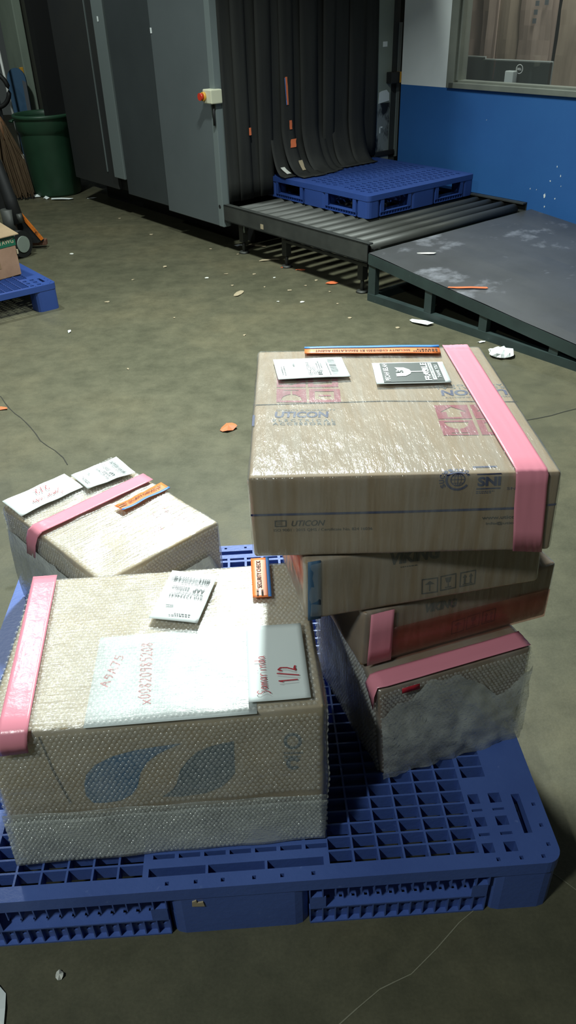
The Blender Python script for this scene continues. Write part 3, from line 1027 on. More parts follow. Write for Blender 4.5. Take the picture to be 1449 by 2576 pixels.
# ------------------------------------------------------------------ pallets
def pallet(name, W, D, H, mat, pattern, label, group=None, skirt=True, runner=0.36):
    root = empty(name)
    tag(root, label, 'pallet', group)
    hx, hy = W / 2, D / 2
    zt, zb = H, H - 0.032
    sx, sy = W / 1.2, D / 1.0416
    holes = []
    if pattern == 'grid':
        rows = np.linspace(-0.493, 0.493, 37) * sy
        for s in (-1, 1):
            for k in range(6):
                x0 = 0.170 + 0.047 * k
                for j in range(36):
                    h = (x0 + 0.002, x0 + 0.045, rows[j] + 0.002, rows[j + 1] - 0.002)
                    holes.append(h if s > 0 else (-h[1], -h[0], h[2], h[3]))
            for j in range(36):
                ym = (rows[j] + rows[j + 1]) / 2
                if abs(ym) < 0.335:
                    h = (0.459, 0.506, rows[j] + 0.002, rows[j + 1] - 0.002)
                    holes.append(h if s > 0 else (-h[1], -h[0], h[2], h[3]))
            for t in (-1, 1):
                for (x0, x1) in ((0.459, 0.480), (0.500, 0.523)):
                    for (y0, y1) in ((0.473, 0.493), (0.452, 0.458), (0.418, 0.438), (0.400, 0.405), (0.366, 0.388)):
                        h = sorted((s * x0, s * x1)) + sorted((t * y0 * sy, t * y1 * sy))
                        holes.append(tuple(h))
                holes.append(tuple(sorted((s * 0.545, s * 0.561)) + sorted((t * 0.372 * sy, t * 0.458 * sy))))
                for y in (0.394, 0.44, 0.48):
                    holes.append(tuple(sorted((s * 0.579, s * 0.586)) + sorted((t * y * sy, t * (y + 0.007) * sy))))
                for x in (0.478, 0.521, 0.562):
                    holes.append(tuple(sorted((s * x, s * (x + 0.007))) + sorted((t * 0.503 * sy, t * 0.510 * sy))))
        for t in (-1, 1):
            for k in range(3):
                x0 = -0.161 + 0.109 * k
                holes.append((x0, x0 + 0.104, *sorted((t * 0.476 * sy, t * 0.4925 * sy))))
            for k in range(7):
                x0 = -0.155 + 0.0475 * k
                holes.append((x0, x0 + 0.040, *sorted((t * 0.449 * sy, t * 0.458 * sy))))
                for (y0, y1) in ((0.418, 0.440), (0.392, 0.412)):
                    holes.append((x0, x0 + 0.041, *sorted((t * y0 * sy, t * y1 * sy))))
            for x in (-0.126, -0.074, -0.025, 0.032, 0.083, 0.140):
                holes.append((x - 0.0035, x + 0.0035, *sorted((t * 0.5035 * sy, t * 0.5105 * sy))))
        for k in range(7):
            x0 = -0.164 + 0.047 * k
            for j in range(36):
                ym = (rows[j] + rows[j + 1]) / 2
                if abs(ym) < 0.37:
                    holes.append((x0 + 0.002, x0 + 0.045, rows[j] + 0.002, rows[j + 1] - 0.002))
    else:
        nx, ny = 17, 17
        px, py = (W - 0.12) / nx, (D - 0.12) / ny
        for i in range(nx):
            for j in range(ny):
                if i in (5, 11):
                    continue
                x = -hx + 0.06 + px * (i + 0.5)
                y = -hy + 0.06 + py * (j + 0.5 + (0.0 if i % 2 else 0.25))
                if abs(y) > hy - 0.07:
                    continue
                holes.append((x - 0.019, x + 0.019, y - 0.008, y + 0.008))
                holes.append((x - 0.009, x + 0.009, y - 0.016, y + 0.016))
        for i in (5, 11):
            x = -hx + 0.06 + px * (i + 0.5)
            for j in range(24):
                y = -hy + 0.08 + (D - 0.16) * (j + 0.5) / 24
                holes.append((x - 0.022, x + 0.022, y - 0.004, y + 0.004))
    mb = MB()
    r = 0.03
    mb.plate(-hx + r, hx - r, -hy, hy, zb, zt, [h for h in holes])
    # side margins so that the corners are rounded
    hr = [h for h in holes if h[0] > hx - r - 0.001 or h[1] < -hx + r + 0.001]
    for s in (-1, 1):
        x0, x1 = sorted((s * (hx - r), s * hx))
        mb.plate(x0, x1, -hy + r, hy - r, zb, zt, hr)
        for t in (-1, 1):
            c = (s * (hx - r), t * (hy - r))
            a0 = math.atan2(t, s) - PI / 4
            pl = [c] + [(c[0] + r * math.cos(a0 + PI / 2 * q / 6), c[1] + r * math.sin(a0 + PI / 2 * q / 6)) for q in range(7)]
            mb.prism(pl, lambda p, z: (p[0], p[1], z), zb, zt)
    mb.build('deck', mat, root)
    # feet
    fx = [(-hx, -0.467 * sx), (-0.132 * sx, 0.132 * sx), (0.467 * sx, hx)]
    fy = [(-hy, -0.405 * sy), (-0.12 * sy, 0.12 * sy), (0.405 * sy, hy)]
    for i, (x0, x1) in enumerate(fx):
        for j, (y0, y1) in enumerate(fy):
            mb = MB()
            rr = 0.028
            e = 0.002
            xa, xb, ya, yb = x0 + (e if i == 0 else 0), x1 - (e if i == 2 else 0), y0 + (e if j == 0 else 0), y1 - (e if j == 2 else 0)
            pl = []
            for (cx, cy, s0) in ((xb - rr, yb - rr, 0), (xa + rr, yb - rr, 1), (xa + rr, ya + rr, 2), (xb - rr, ya + rr, 3)):
                for q in range(4):
                    t = PI / 2 * (s0 + q / 3)
                    pl.append((cx + rr * math.cos(t), cy + rr * math.sin(t)))
            mb.prism(pl, lambda p, z: (p[0], p[1], z), 0.0, zb)
            mb.build('foot', mat, root)
    # skirts (open ribbed cells under the lip) and runners on the four sides and the middle

    def side(fn, spans, edge):
        for (s0, s1) in spans:
            n = max(3, int(round((s1 - s0) / 0.0245)))
            mb = MB()
            p = (s1 - s0) / n

            def hb(x0, x1, y0, y1, z0, z1):
                mb.hexa([fn(x, y, z) for z in (z0, z1) for y in (y0, y1) for x in (x0, x1)])
            hb(s0, s1, -edge + 0.019, -edge + 0.022, H - 0.034, zb)
            for k in range(n + 1):
                x = s0 + p * k
                hb(x - 0.0012, x + 0.0012, -edge + 0.001, -edge + 0.019, H - 0.034 - 0.026, zb)
            hb(s0, s1, -edge + 0.019, -edge + 0.0215, H - 0.060, H - 0.034)
            if skirt:
                mb.build('skirt', mat, root)
            if not runner:
                continue
            mb = MB()
            hb2 = lambda x0, x1, y0, y1, z0, z1: mb.hexa([fn(x, y, z) for z in (z0, z1) for y in (y0, y1) for x in (x0, x1)])
            rz = H * runner
            hl = []
            for k in range(n):
                xc = s0 + p * (k + 0.5)
                hl.append((xc - 0.0035, xc + 0.0035, rz * 0.45 - 0.0035, rz * 0.45 + 0.0035))
            mb.plate(s0, s1, 0.004, rz - 0.003, 0, 0.004, hl, lambda x, z, t: fn(x, -edge + 0.012 + t, z))
            top = []
            for k in range(n):
                xc = s0 + p * (k + 0.5)
                top.append((xc - 0.003, xc + 0.003, -edge + 0.020, -edge + 0.026))
            mb.plate(s0, s1, -edge + 0.002, -edge + 0.075, rz - 0.004, rz, top, lambda x, y, z: fn(x, y, z))
            hb2(s0, s1, -edge + 0.002, -edge + 0.075, 0.0, 0.004)
            hb2(s0, s1, -edge + 0.071, -edge + 0.075, 0.004, rz - 0.004)
            for k in range(n + 1):
                x = s0 + p * k
                hb2(x - 0.0012, x + 0.0012, -edge + 0.003, -edge + 0.013, 0.004, rz - 0.004)
            mb.build('runner', mat, root)
            # chamfered cheeks beside the opening
            for x, s in ((s0, 1), (s1, -1)):
                m2 = MB()
                m2.prism([(0, 0), (0.030 * s, 0), (0, 0.05)], lambda p_, z: fn(x + p_[0], -edge + 0.002 + p_[1], z), rz, H - (0.06 if skirt else 0.032))
                m2.build('cheek', mat, root)

    gx = [(fx[0][1], fx[1][0]), (fx[1][1], fx[2][0])]
    gy = [(fy[0][1], fy[1][0]), (fy[1][1], fy[2][0])]
    side(lambda x, y, z: (x, y, z), gx, hy)
    side(lambda x, y, z: (-x, -y, z), gx, hy)
    side(lambda x, y, z: (-y, x, z), gy, hx)
    side(lambda x, y, z: (y, -x, z), gy, hx)
    mb = MB()
    for (s0, s1) in gx:
        mb.box(s0, s1, -0.06, 0.06, 0.0, 0.02)
    for (s0, s1) in gy:
        mb.box(-0.06, 0.06, s0, s1, 0.0, 0.02)
    mb.build('centre_runner', mat, root)
    return root


p1 = pallet('plastic_pallet', 1.2, 1.0416, 0.148, MAT['blue'], 'grid', 'large blue plastic grid pallet carrying the wrapped boxes in front')
p1.location = (-0.1364, 1.3076, 0)
p1.rotation_euler = (0, 0, 0.0443)
p2 = pallet('plastic_pallet', 1.042, 0.999, 0.134, MAT['blue_far'], 'plus', 'empty blue plastic pallet lying on the roller conveyor', skirt=False, runner=0.2)
c2 = conv(-0.9533, 0.9242, ZR + 0.0005)
p2.location = c2
p2.rotation_euler = (0, 0, -0.9077)


def place_corner(src, corner_xy, ang, label, corner=(0.6, -0.5208)):
    o = copy_tree(src)
    o['label'] = label
    c, s = math.cos(ang), math.sin(ang)
    o.location = (corner_xy[0] - (c * corner[0] - s * corner[1]), corner_xy[1] - (s * corner[0] + c * corner[1]), 0)
    o.rotation_euler = (0, 0, ang)
    return o


p3s = pallet('plastic_pallet', 1.2, 1.0416, 0.148, MAT['blue_far'], 'grid', 'blue plastic pallet on the floor under the green taped carton', skirt=False, runner=0)
c_, s_ = math.cos(0.655), math.sin(0.655)
p3s.location = (-1.285 - (c_ * 0.6 + s_ * 0.5208), 4.435 - (s_ * 0.6 - c_ * 0.5208), 0)
p3s.rotation_euler = (0, 0, 0.655)
p4 = place_corner(p1, (-0.93, 1.93), 0.30, 'blue plastic pallet only a corner of which shows at the left edge')
mb = MB()
mb.prism([(-0.085, 0.092), (-0.062, 0.090), (-0.064, 0.104), (-0.075, 0.102), (-0.076, 0.110), (-0.084, 0.106)], lambda p, t: (p[0], t, p[1]), -0.5215, -0.5185)
mb.build('sticker_scrap', MAT['grime_tan'], p1)

# ------------------------------------------------------------------ carton on the left pallet
ang = 0.84
cx = empty('carton', (-1.531 - 0.24 * math.cos(ang) - 0.17 * math.sin(ang), 4.617 - 0.24 * math.sin(ang) + 0.17 * math.cos(ang), 0.1485), ang)
tag(cx, 'brown carton with a green tape band on the left pallet', 'carton')
MB().box(-0.24, 0.24, -0.17, 0.17, 0, 0.225).build('box_body', MAT['card_far'], cx, bevel=0.004)
mb = MB()
mb.hexa([(-0.25, -0.19, 0.228), (0.262, -0.19, 0.228), (-0.25, 0.20, 0.272), (0.30, 0.16, 0.272),
         (-0.25, -0.19, 0.232), (0.262, -0.19, 0.232), (-0.25, 0.20, 0.276), (0.30, 0.16, 0.276)])
mb.build('lid_flap', MAT['card'], cx)
tp = MB().box(-0.242, 0.242, -0.1725, -0.1705, 0.170, 0.222).build('green_tape', MAT['green_tape'], cx)
V, F = text_2d('TAWG', 0.015)
mb = MB()
for f in F:
    mb.face([(0.135 + 0.095 * V[i][0], -0.1735, 0.185 + 0.026 * V[i][1]) for i in f])
mb.build('tape_print', MAT['grime_tan'], tp)
MB().box(0.236, 0.246, -0.176, -0.168, 0.12, 0.145).build('tape_tab', MAT['grime_tan'], cx)
MB().box(0.02, 0.12, -0.1715, -0.1705, 0.06, 0.11).build('faded_stamp', MAT['card_d'], cx)

# hand pallet truck behind the carton
pt = empty('pallet_truck', (-1.80, 5.65, 0))
tag(pt, 'dark hand pallet truck with orange edge behind the carton', 'pallet truck')
ax = Vector((0.86, -0.51, 0))
wc = Vector((-0.005, -0.10, 0.09))
w_ = MB().cyl(wc - ax * 0.03, wc + ax * 0.025, 0.089, n=28).build('steer_wheel', MAT['black'], pt)
MB().cyl(wc + ax * 0.025, wc + ax * 0.034, 0.055, n=24).build('hub', MAT['column'], w_)
mb = MB()
mb.prism([(-0.10, 0.05), (0.06, 0.045), (0.10, 0.06), (-0.03, 0.25), (-0.10, 0.27)], lambda p, t: (p[0], t, p[1]), 0.09, 0.13)
mb.build('frame_plate', MAT['black'], pt)
mb = MB()
mb.prism([(-0.045, 0.262), (-0.022, 0.266), (0.105, 0.072), (0.088, 0.062)], lambda p, t: (p[0], t, p[1]), 0.082, 0.10)
mb.build('orange_edge', MAT['orange_paint'], pt)
MB().box(0.0, 0.11, 0.12, 0.17, 0.018, 0.058).build('fork_bracket', MAT['rust'], pt, bevel=0.006)
MB().tube([(-0.03, 0.02, 0.20), (-0.055, 0.03, 0.36), (-0.10, 0.06, 0.56), (-0.22, 0.12, 0.95)], [0.050, 0.045, 0.040, 0.03], 14).build('tiller', MAT['black'], pt)
MB().cyl((-0.08, 0.0, 0.10), (-0.08, 0.0, 0.30), 0.045, n=16).build('pump', MAT['frame_dark'], pt)
MB().cyl((0.0, -0.01, 0.21), (0.0, -0.01, 0.27), 0.020, n=12).build('valve', MAT['steel_roller'], pt)
MB().box(-0.45, -0.02, 0.10, 0.20, 0.03, 0.085).build('fork', MAT['rust'], pt, bevel=0.006)


# ------------------------------------------------------------------ wrapped packages
class Pack:
    def __init__(self, name, label, par, offs, inset=0.004, card='card', group=None):
        self.x, self.y, self.z, self.a, self.w, self.d, self.h = par
        self.off = np.array(offs, float).reshape(8, 3)
        self.inset = inset
        self.root = empty(name, (self.x, self.y, self.z), self.a)
        tag(self.root, label, 'package', group)
        V, F = self.rbox(inset, 0.005, 0.03)
        self.carton = from_arrays('carton', V, F, MAT[card], self.root, True)

    def warp(self, P):
        P = np.asarray(P, float)
        u = (P[:, 0] / self.w + 0.5)[:, None]
        v = (P[:, 1] / self.d + 0.5)[:, None]
        t = (P[:, 2] / self.h)[:, None]
        D = 0
        for i in range(8):
            D = D + self.off[i] * (u if i & 1 else 1 - u) * (v if i & 2 else 1 - v) * (t if i & 4 else 1 - t)
        return P + D

    def rbox(self, inset, r, step, disp=None):
        lo = np.array((-self.w / 2 + inset, -self.d / 2 + inset, inset if inset > 0.001 else 0.0006))
        hi = np.array((self.w / 2 - inset, self.d / 2 - inset, self.h - inset))
        lo[2] = 0.0006 + (0 if inset <= 0.001 else inset * 0.3)

        def lines(a, b):
            n = max(2, int(round((b - a - 2 * r) / step)))
            inner = np.linspace(a + r, b - r, n + 1)
            rim = np.array((0, 0.2, 0.45, 0.72)) * r
            return np.concatenate((a + rim, inner, b - rim[::-1]))
        L = [lines(lo[k], hi[k]) for k in range(3)]
        Vs, Fs, base = [], [], 0
        for ax in range(3):
            a1, a2 = (ax + 1) % 3, (ax + 2) % 3
            g1, g2 = np.meshgrid(L[a1], L[a2], indexing='ij')
            n1, n2 = g1.shape
            idx = np.arange(n1 * n2).reshape(n1, n2)
            q = np.stack((idx[:-1, :-1], idx[1:, :-1], idx[1:, 1:], idx[:-1, 1:]), -1).reshape(-1, 4)
            for side, val in ((0, lo[ax]), (1, hi[ax])):
                P = np.zeros((n1 * n2, 3))
                P[:, a1], P[:, a2], P[:, ax] = g1.ravel(), g2.ravel(), val
                C = np.clip(P, lo + r, hi - r)
                d = P - C
                N = d / (np.linalg.norm(d, axis=1)[:, None] + 1e-12)
                P = C + N * r
                if disp is not None:
                    P = P + N * disp(P)[:, None]
                Vs.append(P)
                Fs.append((q if side else q[:, ::-1]) + base)
                base += n1 * n2
        V = self.warp(np.concatenate(Vs))
        return V, np.concatenate(Fs)

    def film(self, name, mat, amp=0.0025, step=0.012, r=0.010, out=0.0, scale=14, seed=0, bulge=0.0, flat_top=False):
        def disp(P):
            a = np.array([noise.noise(Vector((p[0] * scale + seed, p[1] * scale, p[2] * scale))) + 0.5 * noise.noise(Vector((p[0] * scale * 2.7 + seed, p[1] * scale * 2.7, p[2] * scale * 2.7))) for p in P]) * amp
            if bulge:
                a = a + bulge * np.sin(np.clip(P[:, 2] / self.h, 0, 1) * PI)
            a[P[:, 2] < 0.004] = 0.0
            if flat_top:
                a[P[:, 2] > self.h - 0.004] = -0.001
            return a + out
        V, F = self.rbox(0.0, r, step, disp)
        self.disp = disp
        o = from_arrays(name, V, F, mat, self.root, True)
        # weld the six grids
        m = o.modifiers.new('weld', 'WELD')
        m.merge_threshold = 0.0003
        return o

    def pt(self, face, uv, off=0.0):
        uv = np.asarray(uv, float).reshape(-1, 2)
        u, v = uv[:, 0], uv[:, 1]
        P = np.zeros((len(uv), 3))
        if face == 'top':
            P[:, 0], P[:, 1], P[:, 2] = (u - .5) * self.w, (v - .5) * self.d, self.h + off
        elif face == 'front':
            P[:, 0], P[:, 1], P[:, 2] = (u - .5) * self.w, -self.d / 2 - off, v * self.h
            over = v > 1.0                                  # print that runs over the edge continues on the top
            P[over, 1] = -self.d / 2 + (v[over] - 1.0) * self.h - off
            P[over, 2] = self.h + off
        elif face == 'left':
            P[:, 0], P[:, 1], P[:, 2] = -self.w / 2 - off, self.d / 2 - u * self.d, v * self.h
        elif face == 'right':
            P[:, 0], P[:, 1], P[:, 2] = self.w / 2 + off, -self.d / 2 + u * self.d, v * self.h
        return P

    def quad(self, face, q, off, nu=8, nv=8, wave=0.0, seed=0):
        """grid over a uv quad (order 00,10,11,01)"""
        q = np.array(q, float)
        s, t = np.meshgrid(np.linspace(0, 1, nu + 1), np.linspace(0, 1, nv + 1), indexing='ij')
        s, t = s.ravel()[:, None], t.ravel()[:, None]
        uv = q[0] * (1 - s) * (1 - t) + q[1] * s * (1 - t) + q[2] * s * t + q[3] * (1 - s) * t
        o = np.full(len(uv), off)
        if wave:
            o = o + np.array([noise.noise(Vector((p[0] * 7 + seed, p[1] * 7, seed * 1.7))) for p in uv]) * wave + wave * 0.5
        P = np.concatenate([self.pt(face, uv[i], o[i]) for i in range(len(uv))])
        idx = np.arange((nu + 1) * (nv + 1)).reshape(nu + 1, nv + 1)
        F = np.stack((idx[:-1, :-1], idx[1:, :-1], idx[1:, 1:], idx[:-1, 1:]), -1).reshape(-1, 4)
        return self.warp(P), F

    def sheet(self, name, face, q, off, mat, parent=None, thick=0.0006, wave=0.0, nu=8, nv=8, seed=0):
        V, F = self.quad(face, q, off, nu, nv, wave, seed)
        o = from_arrays(name, V, F, mat, parent or self.root, True)
        m = o.modifiers.new('thick', 'SOLIDIFY')
        m.thickness = thick
        m.offset = 0
        return o

    def poly(self, name, face, uvs, off, mat, parent):
        me = MB()
        P = self.warp(self.pt(face, uvs, off))
        me.face([tuple(p) for p in P])
        return me.build(name, mat, parent)

    def marks(self, name, face, items, off, mat, parent):
        """items: list of (V2, F, o, r, t): unit-box drawing placed on the uv parallelogram o -> r (right), o -> t (up)"""
        mb = MB()
        for V, F, o, r, t in items:
            o, r, t = map(lambda k: np.array(k, float), (o, r, t))
            uv = o + V[:, :1] * (r - o) + V[:, 1:] * (t - o)
            P = self.warp(self.pt(face, uv, off))
            for f in F:
                mb.face([tuple(P[i]) for i in f])
        return mb.build(name, mat, parent)

    def band(self, name, rows, mat, parent=None, n=8, thick=0.0005, wob=0.0):
        """tape through rows [(face, uvL, uvR, off)]"""
        V = []
        for i, (face, l, r, off) in enumerate(rows):
            s = np.linspace(0, 1, n + 1)[:, None]
            uv = np.array(l) * (1 - s) + np.array(r) * s
            o = off + wob * np.array([noise.noise(Vector((k * 0.9, i * 0.7, 3.3))) for k in range(n + 1)])
            V.append(np.concatenate([self.pt(face, uv[k], o[k]) for k in range(n + 1)]))
        m = len(V)
        V = self.warp(np.concatenate(V))
        idx = np.arange(m * (n + 1)).reshape(m, n + 1)
        F = np.stack((idx[:-1, :-1], idx[:-1, 1:], idx[1:, 1:], idx[1:, :-1]), -1).reshape(-1, 4)
        o = from_arrays(name, V, F, mat, parent or self.root, True)
        md = o.modifiers.new('thick', 'SOLIDIFY')
        md.thickness = thick
        md.offset = 0
        return o

    def bubbles(self, name, faces, mat, pitch=0.0092, rad=0.0041, hgt=0.0026, out=0.0, mask=None, parent=None):
        ring = 7
        th = np.linspace(0, 2 * PI, ring, endpoint=False)
        Vs, Fs, base = [], [], 0
        for face in faces:
            W_, H_ = {'top': (self.w, self.d), 'front': (self.w, self.h), 'left': (self.d, self.h), 'right': (self.d, self.h)}[face]
            n1, n2 = int((W_ - 0.010) / pitch), int((H_ - 0.010) / (pitch * 0.866))
            i, j = np.meshgrid(np.arange(n1), np.arange(n2), indexing='ij')
            cx = 0.006 + (i + 0.5 * (j % 2)) * pitch
            cy = 0.007 + j * pitch * 0.866
            cx, cy = cx.ravel(), cy.ravel()
            cx = cx + rng.normal(0, 0.0004, len(cx))
            cy = cy + rng.normal(0, 0.0004, len(cy))
            ok = (cx < W_ - 0.005)
            if mask:
                ok &= mask(face, cx / W_, cy / H_)
            cx, cy = cx[ok], cy[ok]
            n = len(cx)
            if n == 0:
                continue
            sc = rng.uniform(0.75, 1.1, n)
            P0 = self.pt(face, np.stack((cx / W_, cy / H_), 1), 0.0)
            dsp = self.disp(P0)
            prof = ((1.0, 0.0), (0.80, 0.62), (0.42, 0.92))
            P = []
            for (rr, hh) in prof:
                for t in th:
                    uu = (cx + rad * rr * math.cos(t)) / W_
                    vv = (cy + rad * rr * math.sin(t)) / H_
                    Q = self.pt(face, np.stack((uu, vv), 1), 0.0)
                    Nn = {'top': (0, 0, 1), 'front': (0, -1, 0), 'left': (-1, 0, 0), 'right': (1, 0, 0)}[face]
                    Q = Q + np.array(Nn)[None, :] * (dsp + out + hgt * hh * sc)[:, None]
                    P.append(Q)
            Q = P0 + np.array({'top': (0, 0, 1), 'front': (0, -1, 0), 'left': (-1, 0, 0), 'right': (1, 0, 0)}[face])[None, :] * (dsp + out + hgt * sc)[:, None]
            P.append(Q)
            P = np.stack(P, 1)
            m = P.shape[1]
            tri = []
            for lv in range(2):
                for k in range(ring):
                    k2 = (k + 1) % ring
                    a, b, c, d = lv * ring + k, lv * ring + k2, (lv + 1) * ring + k2, (lv + 1) * ring + k
                    tri += [(a, b, c), (a, c, d)]
            for k in range(ring):
                tri.append((2 * ring + k, 2 * ring + (k + 1) % ring, m - 1))
            tri = np.array(tri)
            if face in ('front', 'right', 'top', 'left'):
                pass
            Fs.append((tri[None] + (np.arange(n) * m)[:, None, None]).reshape(-1, 3) + base)
            Vs.append(P.reshape(-1, 3))
            base += n * m
        V = self.warp(np.concatenate(Vs))
        o = from_arrays(name, V, np.concatenate(Fs), mat, parent or self.root, True)
        o['kind'] = 'stuff'
        return o


def rect_items(rects):
    """rectangles in a unit box as one drawing"""
    V, F = [], []
    for (x0, x1, y0, y1) in rects:
        i = len(V)
        V += [(x0, y0), (x1, y0), (x1, y1), (x0, y1)]
        F.append((i, i + 1, i + 2, i + 3))
    return np.array(V), F


def poly_items(polys):
    V, F = [], []
    for p in polys:
        i = len(V)
        V += list(p)
        F.append(tuple(range(i, i + len(p))))
    return np.array(V), F


def ring_item(cx, cy, ri, ro, t0=0, t1=2 * PI, n=28):
    V, F = [], []
    for k in range(n):
        a, b = t0 + (t1 - t0) * k / n, t0 + (t1 - t0) * (k + 1) / n
        i = len(V)
        V += [(cx + r * math.cos(t), cy + r * math.sin(t)) for r, t in ((ri, a), (ro, a), (ro, b), (ri, b))]
        F.append((i, i + 1, i + 2, i + 3))
    return np.array(V), F


def merge(*items):
    V, F, n = [], [], 0
    for v, f in items:
        V.append(np.asarray(v))
        F += [tuple(i + n for i in q) for q in f]
        n += len(v)
    return np.concatenate(V), F


def sub(item, x0, x1, y0, y1):
    V, F = item
    return V * np.array((x1 - x0, y1 - y0)) + np.array((x0, y0)), F


def lines_item(n, seed, x0=0.0, x1=1.0):
    """rows of tiny illegible print as short dashes"""
    r = random.Random(seed)
    R = []
    for k in range(n):
        y = (k + 0.3) / n
        x = x0
        e = x0 + (x1 - x0) * r.uniform(0.6, 1)
        while x < e:
            l = r.uniform(0.04, 0.12)
            R.append((x, min(x + l, e), y, y + 0.45 / n))
            x += l + 0.03
    return rect_items(R)


def barcode_item(n=34, seed=1):
    r = random.Random(seed)
    R, x = [], 0.0
    while x < 1:
        w = r.choice((0.008, 0.008, 0.016, 0.024))
        R.append((x, min(1, x + w), 0, 1))
        x += w + r.choice((0.008, 0.012, 0.02))
    return rect_items(R)


def shipping_label(pk, face, quad, off, code, dest, seed, orient, wave=0.002):
    """white shipping label; quad order 00,10,11,01 seen in the label's own reading direction (x right, y up)"""
    lb = pk.sheet('shipping_label', face, quad, off, MAT['paper'], wave=wave, nu=14, nv=10, seed=seed)
    o, r, rr, t = [np.array(q, float) for q in quad]

    def place(item, x0, x1, y0, y1):
        P = lambda x, y: o * (1 - x) * (1 - y) + r * x * (1 - y) + rr * x * y + t * (1 - x) * y
        return (item[0], item[1], P(x0, y0), P(x1, y0), P(x0, y1))
    items = [place(text_2d(code, 0.0), 0.10, 0.80, 0.50, 0.56),
             place(text_2d(dest, 0.02), 0.12, 0.36, 0.35, 0.43),
             place(lines_item(3, seed), 0.12, 0.80, 0.44, 0.49),
             place(lines_item(3, seed + 1), 0.45, 0.90, 0.33, 0.42),
             place(lines_item(1, seed + 2), 0.10, 0.92, 0.245, 0.27),
             place(lines_item(2, seed + 3), 0.20, 0.72, 0.86, 0.93),
             place(lines_item(1, seed + 4), 0.62, 0.78, 0.70, 0.76)]
    V_off = off + wave * 1.1 + 0.0008
    pr = pk.marks('label_print', face, items, V_off, MAT['ink_grey'], lb)
    pr['kind'] = 'stuff'
    pk.marks('barcode', face, [place(barcode_item(seed=seed), 0.10, 0.92, 0.13, 0.23)], V_off, MAT['ink_grey'], lb)
    return lb


def security_tape(pk, face, quad, off, frac=0.24, blue_low=True, text='SECURITY CHECKED BY REGULATED AGENT', wave=0.0, flip=False, seed=2):
    """orange tape with a blue edge; quad 00,10,11,01 in reading direction"""
    q = [np.array(k, float) for k in quad]
    lo, hi = (0.0, frac) if blue_low else (1 - frac, 1.0)
    P = lambda x, y: q[0] * (1 - x) * (1 - y) + q[1] * x * (1 - y) + q[2] * x * y + q[3] * (1 - x) * y
    t = pk.sheet('security_tape', face, quad, off, MAT['orange'], wave=wave, nu=16, nv=4, seed=seed)
    pk.sheet('blue_stripe', face, [P(0, lo), P(1, lo), P(1, hi), P(0, hi)], off + 0.0012, MAT['tape_blue'], t, wave=wave, nu=16, nv=2, seed=seed)
    y0, y1 = (hi, 1.0) if blue_low else (0.0, lo)
    dy = y1 - y0
    a, b = (0.22, 0.92)
    it = text_2d(text, 0.02)
    sm = lines_item(2, 5)
    ya, yb = y0 + dy * 0.36, y0 + dy * 0.66
    items = [(it[0], it[1], P(a, ya), P(b, ya), P(a, yb)), (sm[0], sm[1], P(0.02, y0 + dy * 0.2), P(0.2, y0 + dy * 0.2), P(0.02, y0 + dy * 0.8))]
    pk.marks('tape_print', face, items, off + wave * 0.9 + 0.0012, MAT['ink_brown'], t)
    return t


# ---------- A: big bubble-wrapped box, front left
A = Pack('wrapped_package', 'large bubble wrapped box in front with two blue drop shapes, handwritten 1/2', (-.2437, 1.0746, .1485, .0636, .5676, .4136, .3429),
         [[-0.0112, 0, -0.0032], [0.0007, 0, -0.0004], [0, 0, 0], [0, 0, 0], [0.0023, 0, 0.0013], [0.0015, 0, 0.0089], [0.0068, -0.0005, 0], [0, 0, 0]], card='card_a', group='wrapped packages on the front pallet')
A.film('bubble_wrap', MAT['bubble_film'], amp=0.003, scale=11, seed=1.0, r=0.016, bulge=0.004)
top_off = 0.0075


def mask_a(face, u, v):
    ok = np.ones(len(u), bool)
    if face == 'front':
        ok &= v > 0.40
    if face == 'top':
        ok &= ~((u > .775) & (u < .958) & (v > .03) & (v < .485))
        ok &= ~((u > 0.0) & (u < .14) & (u > 0.03 + (1 - v) * 0.03) & (u < 0.085 + (1 - v) * 0.04))
    return ok


A.bubbles('bubble_layer', ('top', 'front', 'left', 'right'), MAT['bubble'], mask=mask_a)
# lower fold of the wrap, milky
fold = A.sheet('wrap_fold', 'front', [(0.005, 0.02), (0.995, 0.02), (1.0, 0.345), (0.005, 0.385)], 0.0105, MAT['milky'], wave=0.004, nu=40, nv=14, seed=4)
A.sheet('wrap_fold_edge', 'front', [(0.005, 0.35), (0.998, 0.31), (0.998, 0.385), (0.005, 0.445)], 0.0095, MAT['milky_light'], wave=0.004, nu=40, nv=4, seed=4)
A.bubbles('fold_bubbles', ('front',), MAT['milky_b'], pitch=0.0078, rad=0.0036, out=0.0115, mask=lambda f, u, v: (v < 0.41 - 0.03 * u + 0.02) & (v > 0.03), parent=fold)
ci = -A.inset + 0.0009
A.poly('printed_drop', 'front', [(0.567, 0.816), (0.496, 0.809), (0.431, 0.797), (0.361, 0.768), (0.303, 0.714), (0.272, 0.647), (0.26, 0.575), (0.258, 0.489), (0.275, 0.427), (0.312, 0.418), (0.361, 0.426), (0.397, 0.466), (0.417, 0.519), (0.434, 0.628), (0.456, 0.697), (0.492, 0.752), (0.523, 0.781)], ci, MAT['ink_teal'], A.carton)
A.poly('printed_drop', 'front', [(0.722, 0.799), (0.655, 0.778), (0.61, 0.744), (0.579, 0.687), (0.553, 0.619), (0.537, 0.52), (0.524, 0.475), (0.488, 0.426), (0.546, 0.412), (0.622, 0.423), (0.672, 0.46), (0.703, 0.519), (0.718, 0.563)], ci, MAT['ink_teal_dark'], A.carton)
